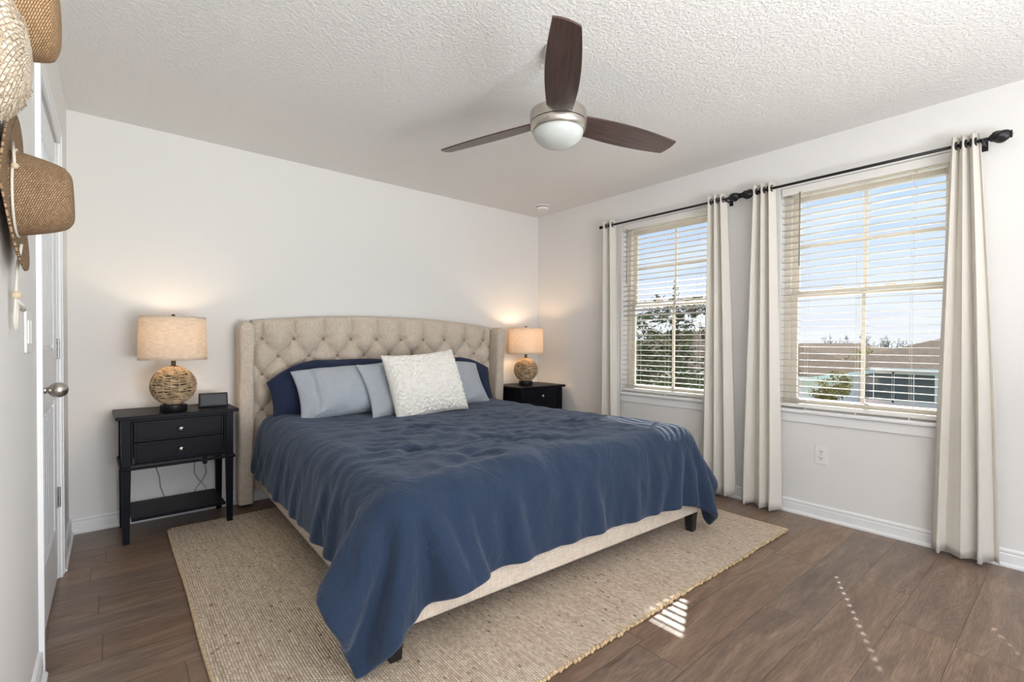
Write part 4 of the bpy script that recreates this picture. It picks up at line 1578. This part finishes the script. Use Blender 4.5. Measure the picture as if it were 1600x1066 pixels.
def build_display():
    d = thing('smart_display', 'small charcoal smart display on the left nightstand', 'smart display', (0.497, 3.545, 0.7065), R(-4))
    # wedge body with rounded corners; face tilts back
    b = MB()
    w = 0.078
    prof = [(-0.040, 0.002), (-0.043, 0.010), (-0.012, 0.083), (-0.004, 0.087), (0.018, 0.060), (0.036, 0.010), (0.034, 0.001), (-0.036, 0.0005)]
    b.prism(prof, 'X', -w, w)
    b.build('body', M['device'], d, bevel=0.006)
    s = MB()
    def F(u, v):      # on the tilted face
        a = Vector((-0.0405, 0.016)); c = Vector((-0.0150, 0.076))
        p = a + (c - a) * v
        return (-w + 0.010 + (2 * w - 0.020) * u, p.x - 0.0045, p.y - 0.001)
    s.grid(F, 2, 2)
    s.build('screen', M['screen'], d, solid=0.002)
build_display()

# ------------------------------------------------------------------ hats on the left wall
def hat_surface(crown, brim, nseg=72):
    """returns MB with UVs; crown/brim: list of (fn(angle) -> (x,y,z)) rings given by t"""
    mb = MB(); mb.uv = []
    rings = crown + brim
    vs = []; fs = []
    for i, ring in enumerate(rings):
        for k in range(nseg + 1):
            a = 2 * PI * k / nseg
            vs.append(ring(a))
            mb.uv.append((k / nseg, i / (len(rings) - 1)))
    n = nseg + 1
    for i in range(len(rings) - 1):
        for k in range(nseg):
            fs.append((i * n + k, i * n + k + 1, (i + 1) * n + k + 1, (i + 1) * n + k))
    mb.add(vs, fs)
    return mb

HATM = Matrix(((0, 0, 1, 0), (0, 1, 0, 0), (1, 0, 0, 0), (0, 0, 0, 1)))    # hat up -> +x into the room, hat front -> up
def place_hat(o, loc, tilt=0.0):
    o.matrix_world = Matrix.Translation(Vector(loc)) @ Matrix.Rotation(tilt, 4, 'Y') @ HATM

def build_cowboy():
    hgt = 0.112
    crown = []
    nC = 22
    for i in range(nC + 1):
        t = i / nC                               # 0 top centre .. 1 base
        def ring(a, t=t):
            ca, sa = math.cos(a), math.sin(a)
            if t < 0.42:
                q = t / 0.42
                r = q * 0.062
                z = hgt - 0.014 * q ** 4
                z -= 0.018 * (1 - q) ** 1.2       # sunken top
            else:
                q = (t - 0.42) / 0.58
                r = 0.062 + 0.032 * q ** 0.55
                z = (hgt - 0.014) * (1 - q)
            x, y = r * ca * 1.04, r * sa * 0.86
            # pinched front
            pin = max(0.0, 1 - t) * 0.22
            if x > 0: y *= 1 - pin * (x / 0.07) * 0.9
            return (x, y, z)
        crown.append(ring)
    brim = []
    for i in range(1, 15):
        t = i / 14
        def ring(a, t=t):
            ca, sa = math.cos(a), math.sin(a)
            rx = 0.0978 + (0.190 - 0.0978) * t; ry = 0.081 + (0.165 - 0.081) * t
            x, y = rx * ca, ry * sa
            lift = 0.018 * t ** 1.8 * abs(ca) ** 0.7 - 0.004 * t
            k = 1 - 0.05 * t * abs(ca) ** 2
            return (x * k, y, lift)
        brim.append(ring)
    mb = hat_surface(crown, brim)
    h = thing('cowboy_hat', 'brown woven straw cowboy hat hung on the left wall', 'hat', (XL + 0.014, 1.62, 1.467))
    o = mb.build('hat_body', M['hat_brown'], h, smooth=True, solid=0.004, fix=True)
    o.matrix_local = Matrix.Rotation(R(-2), 4, 'Y') @ HATM
    # chin cord: round the crown, down to a bead and a loop
    band = MB()
    pts = []
    for k in range(40):
        a = 2 * PI * k / 40
        pts.append(HATM @ Vector((0.1005 * math.cos(a), 0.0845 * math.sin(a), 0.008)))
    band.tube(pts, 0.0028, 6, closed=True)
    band.build('hat_band', M['rope'], h, smooth=True)
    cd = MB()
    cd.tube([(0.004, -0.03, 0.110), (0.010, -0.075, 0.075), (0.012, -0.082, 0.05), (0.010, -0.078, 0.04)], 0.003, 6)
    cd.build('chin_cord', M['rope'], h, smooth=True)
    cd = MB()
    cd.tube([(0.012, 0.02, -0.115), (0.003, 0.03, -0.175), (0.001, 0.035, -0.215), (0.000, 0.036, -0.245), (-0.001, 0.022, -0.290), (-0.001, 0.030, -0.318), (-0.001, 0.052, -0.316), (0.0, 0.055, -0.290), (0.001, 0.040, -0.247)], 0.0032, 8)
    cd.build('chin_cord', M['rope'], h, smooth=True)
    cd = MB()
    cd.tube([(0.002, 0.048, -0.25), (0.006, 0.10, -0.258), (0.004, 0.12, -0.268)], [0.003, 0.004, 0.006], 8)
    cd.build('knot', M['rope'], h, smooth=True)
    bd = MB(); bd.sphere((0.001, 0.036, -0.236), 0.010, 16, 10)
    bd.build('bead', M['bead'], h, smooth=True)
    bd = MB(); bd.sphere((0.012, -0.079, 0.045), 0.007, 12, 8)
    bd.build('bead', M['bead'], h, smooth=True)
build_cowboy()

def build_brown_hat():
    crown = []
    hgt = 0.105
    for i in range(23):
        t = i / 22
        def ring(a, t=t):
            ca, sa = math.cos(a), math.sin(a)
            if t < 0.45:
                q = t / 0.45
                r = 0.074 * q
                z = hgt - 0.018 * q ** 3 - 0.012 * (1 - q)
            else:
                q = (t - 0.45) / 0.55
                r = 0.074 + 0.021 * q ** 0.5
                z = (hgt - 0.018) * (1 - q)
            y = r * sa * 0.92
            x = r * ca
            return (x, y, z)
        crown.append(ring)
    brim = []
    for i in range(1, 9):
        t = i / 8
        def ring(a, t=t):
            r = 0.095 + 0.026 * t
            return (r * math.cos(a), r * 0.92 * math.sin(a), 0.016 * t * t * abs(math.cos(a)))
        brim.append(ring)
    mb = hat_surface(crown, brim)
    h = thing('straw_hat', 'tan woven straw hat at the top, cut off by the frame', 'hat', (XL + 0.012, 1.40, 1.790))
    o = mb.build('hat_body', M['hat_tan'], h, smooth=True, solid=0.004)
    o.matrix_local = HATM
build_brown_hat()

def build_pale_hat():
    crown = []
    hgt = 0.075
    for i in range(23):
        t = i / 22
        def ring(a, t=t):
            ca, sa = math.cos(a), math.sin(a)
            an = PI / 2 * t
            r = 0.112 * math.sin(an) ** 0.9 if t > 0 else 0.0005
            z = hgt * math.cos(an) ** 0.8 if t < 1 else 0.0
            wob = 1 + 0.02 * math.sin(a * 24)
            return (r * ca * wob, r * sa * wob, z)
        crown.append(ring)
    brim = []
    for i in range(1, 9):
        t = i / 8
        def ring(a, t=t):
            r = 0.112 + 0.009 * t
            return (r * math.cos(a), r * math.sin(a), 0.004 * math.sin(a * 9) * t)
        brim.append(ring)
    mb = hat_surface(crown, brim)
    h = thing('raffia_hat', 'pale shaggy raffia hat at the left edge, nearest of the hats', 'hat', (XL + 0.008, 1.20, 1.612))
    o = mb.build('hat_body', M['hat_pale'], h, smooth=True, solid=0.004)
    o.matrix_local = HATM
    rn = random.Random(5)
    fz = MB()
    for k in range(900):                          # loose raffia ends
        a = rn.uniform(0, 2 * PI); t = rn.uniform(0.25, 1.0)
        an = PI / 2 * t
        r = 0.112 * math.sin(an) ** 0.9; z = hgt * math.cos(an) ** 0.8
        p = Vector((r * math.cos(a), r * math.sin(a), z))
        nrm = Vector((math.cos(a) * math.sin(an), math.sin(a) * math.sin(an), math.cos(an)))
        tn = Vector((-math.sin(a), math.cos(a), 0))
        ax = nrm.cross(tn)
        d = (nrm * 0.3 + ax * rn.uniform(-1.0, -0.3) + tn * rn.uniform(-0.7, 0.7)).normalized()
        L = rn.uniform(0.008, 0.020)
        w = nrm.cross(d).normalized() * 0.0011
        q = HATM @ (p + nrm * 0.001); e = HATM @ (p + d * L); m = HATM @ (p + d * L * 0.5 + nrm * 0.003)
        ww = HATM.to_3x3() @ w
        fz.add([q - ww, q + ww, m + ww, m - ww, e], [(0, 1, 2, 3), (3, 2, 4)])
    fo = fz.build('raffia_strands', M['hat_pale'], h, fix=False)
    tag(fo, kind='stuff')
build_pale_hat()

# ------------------------------------------------------------------ outdoors
def build_outdoors():
    gm, nt, out = new_mat('lawn_grass')
    p = nt.n('ShaderNodeBsdfPrincipled'); tc = nt.n('ShaderNodeTexCoord')
    nz = nt.noise(tc.outputs['Object'], 0.8, 5, 0.6)
    nt.put(p.inputs['Base Color'], nt.ramp(nz, [(0.35, srgb(96, 134, 104)), (0.65, srgb(118, 156, 124))]))
    p.inputs['Roughness'].default_value = 0.95
    nt.put(out.inputs[0], p)
    MBg = MB(); MBg.box(3.66, 160, -70, 120, GROUND - 0.3, GROUND)
    structure(MBg.build('ground', gm), 'pale green lawn outside the windows', 'lawn')
    pv = pbr('concrete_path', srgb(196, 192, 186), 0.9, col_noise=0.08)
    pw = MB(); pw.box(15.5, 16.6, -20, 30, GROUND + 0.001, GROUND + 0.03)
    pt = MB(); pt.box(3.66, 15.0, -25, 30, GROUND + 0.001, GROUND + 0.02)  # unseen pale ground added to throw sunlight up onto the ceiling
    structure(pt.build('bounce_slab', pbr('pale_reflector', srgb(222, 216, 206), 0.9, col_noise=0.05)), 'unseen pale slab added below the windows to bounce sunlight up', 'bounce_slab')
    structure(pw.build('path', pv), 'narrow concrete path across the lawn outside', 'path')
    roofm = mat_shingle('brown_shingles', srgb(82, 73, 66), srgb(106, 96, 87))
    roofm2 = mat_shingle('grey_brown_shingles', srgb(76, 68, 61), srgb(98, 88, 79))
    wallm = pbr('lilac_grey_stucco', srgb(238, 216, 220), 0.9, col_noise=0.04)
    trimm = pbr('white_fascia', srgb(226, 222, 220), 0.7)
    glassm = pbr('dark_house_glass', srgb(70, 78, 82), 0.15)
    doorm = pbr('ochre_door', srgb(176, 142, 92), 0.6)

    def house(label, x0, x1, y0, y1, eave, ridge, ridge_axis, rm, wins, door=None, ov=0.45):
        h = thing('house', label, 'house', ((x0 + x1) / 2, (y0 + y1) / 2, GROUND))
        cx, cy = (x0 + x1) / 2, (y0 + y1) / 2
        hx, hy = (x1 - x0) / 2, (y1 - y0) / 2
        e = eave - GROUND; rd = ridge - GROUND
        MB().box(-hx, hx, -hy, hy, 0, e).build('house_wall', wallm, h)
        r = MB()
        a, b = hx + ov, hy + ov
        if ridge_axis == 'Y':
            k = max(0.0, b - a)
            rp = [(0, -k, rd), (0, k, rd)]
            vs = [(-a, -b, e), (a, -b, e), (a, b, e), (-a, b, e), rp[0], rp[1]]
            fs = [(0, 1, 4), (1, 2, 5, 4), (2, 3, 5), (3, 0, 4, 5), (0, 3, 2, 1)]
        else:
            k = max(0.0, a - b)
            vs = [(-a, -b, e), (a, -b, e), (a, b, e), (-a, b, e), (-k, 0, rd), (k, 0, rd)]
            fs = [(0, 1, 5, 4), (1, 2, 5), (2, 3, 4, 5), (3, 0, 4), (0, 3, 2, 1)]
        r.add(vs, fs)
        r.build('roof', rm, h)
        f = MB()
        t = 0.16
        f.box(-a, a, -b, -b + 0.04, e - t, e - 0.002); f.box(-a, a, b - 0.04, b, e - t, e - 0.002)
        f.box(-a, -a + 0.04, -b + 0.041, b - 0.041, e - t, e - 0.002); f.box(a - 0.04, a, -b + 0.041, b - 0.041, e - t, e - 0.002)
        f.build('fascia', trimm, h, weld=False)
        for (yc, w, za, zb) in wins:
            m = MB(); yy = yc - cy
            fr = 0.07
            m.box(-hx - 0.05, -hx + 0.01, yy - w / 2 - fr, yy - w / 2, za, zb); m.box(-hx - 0.05, -hx + 0.01, yy + w / 2, yy + w / 2 + fr, za, zb)
            m.box(-hx - 0.05, -hx + 0.01, yy - w / 2, yy + w / 2, za, za + fr); m.box(-hx - 0.05, -hx + 0.01, yy - w / 2, yy + w / 2, zb - fr, zb)
            m.box(-hx - 0.04, -hx + 0.01, yy - 0.02, yy + 0.02, za + fr, zb - fr)
            wo = m.build('house_window', trimm, h, weld=False)
            MB().box(-hx - 0.02, -hx - 0.005, yy - w / 2, yy + w / 2, za + fr, zb - fr).build('window_pane', glassm, wo)
        if door is not None:
            yy = door - cy
            MB().box(-hx - 0.05, -hx - 0.001, yy - 0.48, yy + 0.48, 0.02, 2.1).build('front_door', doorm, h, bevel=0.01)
        return h
    house('grey stucco house with brown hip roof seen low in the right window', 29.0, 40.0, -7.5, 8.6, -0.02, 2.0, 'Y', roofm,
          [(6.75, 1.5, 0.75, 2.2), (5.2, 1.5, 0.75, 2.2), (0.5, 1.4, 0.95, 2.2)], 3.35)
    house('house with large brown roof at the left of the right window', 20.0, 27.5, 6.9, 18.5, -0.10, 1.75, 'Y', roofm2,
          [(8.6, 1.2, 0.95, 2.2), (11.5, 1.2, 0.95, 2.2)])
    house('far house with low brown roof between the two nearer houses', 52.0, 64.0, 9.0, 26.0, -0.3, 1.15, 'Y', roofm, [(12, 1.4, 1.0, 2.2), (18, 1.4, 1.0, 2.2)])

    bark = pbr('tree_bark', srgb(86, 72, 60), 0.95, col_noise=0.3, noise_scale=8)
    def leafmat(nm, c0, c1):
        m, nt, out = new_mat(nm)
        tc = nt.n('ShaderNodeTexCoord')
        nz = nt.noise(tc.outputs['Object'], 2.5, 2)
        cc = nt.ramp(nz, [(0.35, c0), (0.65, c1)])
        d = nt.n('ShaderNodeBsdfDiffuse'); nt.put(d.inputs[0], cc)
        t = nt.n('ShaderNodeBsdfTranslucent'); nt.put(t.inputs[0], cc)
        mx = nt.n('ShaderNodeMixShader'); mx.inputs[0].default_value = 0.35
        nt.put(mx.inputs[1], d); nt.put(mx.inputs[2], t); nt.put(out.inputs[0], mx)
        return m
    g1 = leafmat('dark_green_leaves', srgb(56, 64, 46), srgb(92, 100, 70))
    g2 = leafmat('olive_leaves', srgb(70, 70, 42), srgb(108, 104, 66))
    g3 = leafmat('yellow_green_leaves', srgb(104, 100, 62), srgb(142, 132, 90))

    def tree(name, label, loc, h, blobs, nleaf, lm, seed, leaf=0.09, cat='tree', group=None, trunk_r=0.09):
        """blobs: list of (dx,dy,z,radius)"""
        rn = random.Random(seed)
        t = thing(name, label, cat, loc, group=group)
        tk = MB()
        pts = [(0, 0, 0)]
        for k in range(1, 7):
            pts.append((rn.uniform(-0.06, 0.06), rn.uniform(-0.06, 0.06), h * 0.95 * k / 6))
        tk.tube(pts, [trunk_r * (1 - 0.85 * k / 6) for k in range(7)], 8)
        for (dx, dy, z, r) in blobs:
            b = Vector((0, 0, max(0.2, z - r * 0.8)))
            e = Vector((dx, dy, z))
            mid = (b + e) / 2 + Vector((rn.uniform(-.1, .1), rn.uniform(-.1, .1), 0.05))
            tk.tube([b, mid, e], [trunk_r * 0.35, trunk_r * 0.22, trunk_r * 0.08], 6)
            for q in range(5):
                d = Vector((rn.gauss(0, 1), rn.gauss(0, 1), rn.gauss(0.3, 1))).normalized() * r * 0.9
                tk.tube([e, e + d * 0.5, e + d], [trunk_r * 0.09, trunk_r * 0.07, trunk_r * 0.04], 4)
        tk.build('trunk', bark, t, smooth=True)
        lf = MB()
        tot = sum(b[3] ** 2 for b in blobs)
        for (dx, dy, z, r) in blobs:
            nclump = max(3, int(14 * r / 0.5))
            clumps = []
            for c_ in range(nclump):
                d = Vector((rn.gauss(0, 1), rn.gauss(0, 1), rn.gauss(0, 1))).normalized() * r * rn.uniform(0.45, 1.0)
                clumps.append(Vector((dx, dy, z)) + d)
            for q in range(int(nleaf * r * r / tot)):
                cpt = rn.choice(clumps)
                p = cpt + Vector((rn.gauss(0, 1), rn.gauss(0, 1), rn.gauss(0, 0.8))) * r * 0.16
                u = Vector((rn.gauss(0, 1), rn.gauss(0, 1), rn.gauss(0, 1))).normalized()
                v = u.orthogonal().normalized()
                L = leaf * rn.uniform(0.6, 1.3)
                lf.add([p - u * L * 0.5, p + v * L * 0.22, p + u * L * 0.5, p - v * L * 0.22], [(0, 1, 2, 3)])
        lf.build('foliage', lm, t, fix=False)
        return t
    rn = random.Random(21)
    gz = -GROUND
    # the tall tree in the left window
    bl = [(0, 0, gz + 1.95, 0.22), (-0.35, 0.3, gz + 1.72, 0.30), (0.3, -0.3, gz + 1.78, 0.30), (0.0, 0.0, gz + 1.45, 0.42), (0.5, -0.45, gz + 1.35, 0.30), (-0.45, 0.4, gz + 1.25, 0.40),
          (0.1, 0.1, gz + 0.95, 0.62), (0.65, -0.6, gz + 0.75, 0.45), (-0.65, 0.55, gz + 0.70, 0.50), (0, 0, gz + 0.3, 0.8), (0.7, -0.6, gz + 0.1, 0.6), (-0.7, 0.6, gz + 0.1, 0.6), (0, 0, gz - 0.5, 0.9)]
    tree('leafy_tree', 'dark green young tree rising above the blind rail in left window', (8.15, 4.95, GROUND), 4.4, bl, 9500, g1, 3, 0.10)
    for i, (x, y, top, r, lab) in enumerate(((12.5, 8.9, 0.75, 1.3, 'olive bushy tree left of the tall tree in left window'), (14.0, 6.6, 0.55, 1.3, 'olive bushy tree right of the tall tree in left window'))):
        bl = [(rn.uniform(-.9, .9), rn.uniform(-.9, .9), gz + top - 0.5 - 0.35 * k, r * 0.55) for k in range(7)]
        tree('bushy_tree', lab, (x, y, GROUND), gz + top, bl, 6500, g2, 30 + i, 0.15)
    bl = [(rn.uniform(-.35, .35), rn.uniform(-.45, .45), 1.0 + 0.24 * k, 0.45) for k in range(6)]
    tree('shrub', 'yellow green shrub on the lawn in the right window', (18.2, 5.55, GROUND), 2.4, bl, 3200, g3, 41, 0.13, 'shrub', trunk_r=0.05)
    bl = [(rn.uniform(-.8, .8), rn.uniform(-3, 3), 1.9 + rn.uniform(-.4, .6), 0.8) for k in range(9)]
    tree('hedge', 'yellow green treetops between the roofs in the right window', (43.2, 9.4, GROUND), 2.6, bl, 1500, g3, 43, 0.3, 'hedge')

    # bare trees on the horizon
    def bare(loc, h, seed):
        rn = random.Random(seed)
        mb = MB()
        def grow(p, d, L, r, depth):
            q = p + d * L
            mb.tube([p, q], [r, r * 0.7], 5)
            if depth == 0: return
            for k in range(3):
                nd = (d + Vector((rn.gauss(0, .5), rn.gauss(0, .5), rn.gauss(0.1, .25)))).normalized()
                grow(p + d * L * rn.uniform(0.55, 1.0), nd, L * rn.uniform(0.55, 0.8), r * 0.62, depth - 1)
        grow(Vector((0, 0, 0)), Vector((0, 0, 1)), h * 0.34, h * 0.022, 4)
        o = mb.build('bare_tree', bark, None, fix=False)
        o.location = loc
        return o
    first = [bare((90, 20, GROUND), 6.2, s) for s in (1, 2, 3)]
    for i in range(18):
        if i < 3: o = first[i]
        else:
            o = first[i % 3].copy(); C.objects.link(o)
        y = (12.2 + i * 0.78) * (84 + (i % 3) * 8) / 84
        o.location = (84 + (i % 3) * 8, y, GROUND)
        o.rotation_euler = (0, 0, rn.uniform(0, 6.28))
        s = rn.uniform(0.75, 1.10); o.scale = (s * 0.6, s * 0.6, s)
        tag(o, 'bare tree in the row along the far horizon beyond the roofs', 'tree', 'bare trees on the horizon')
build_outdoors()
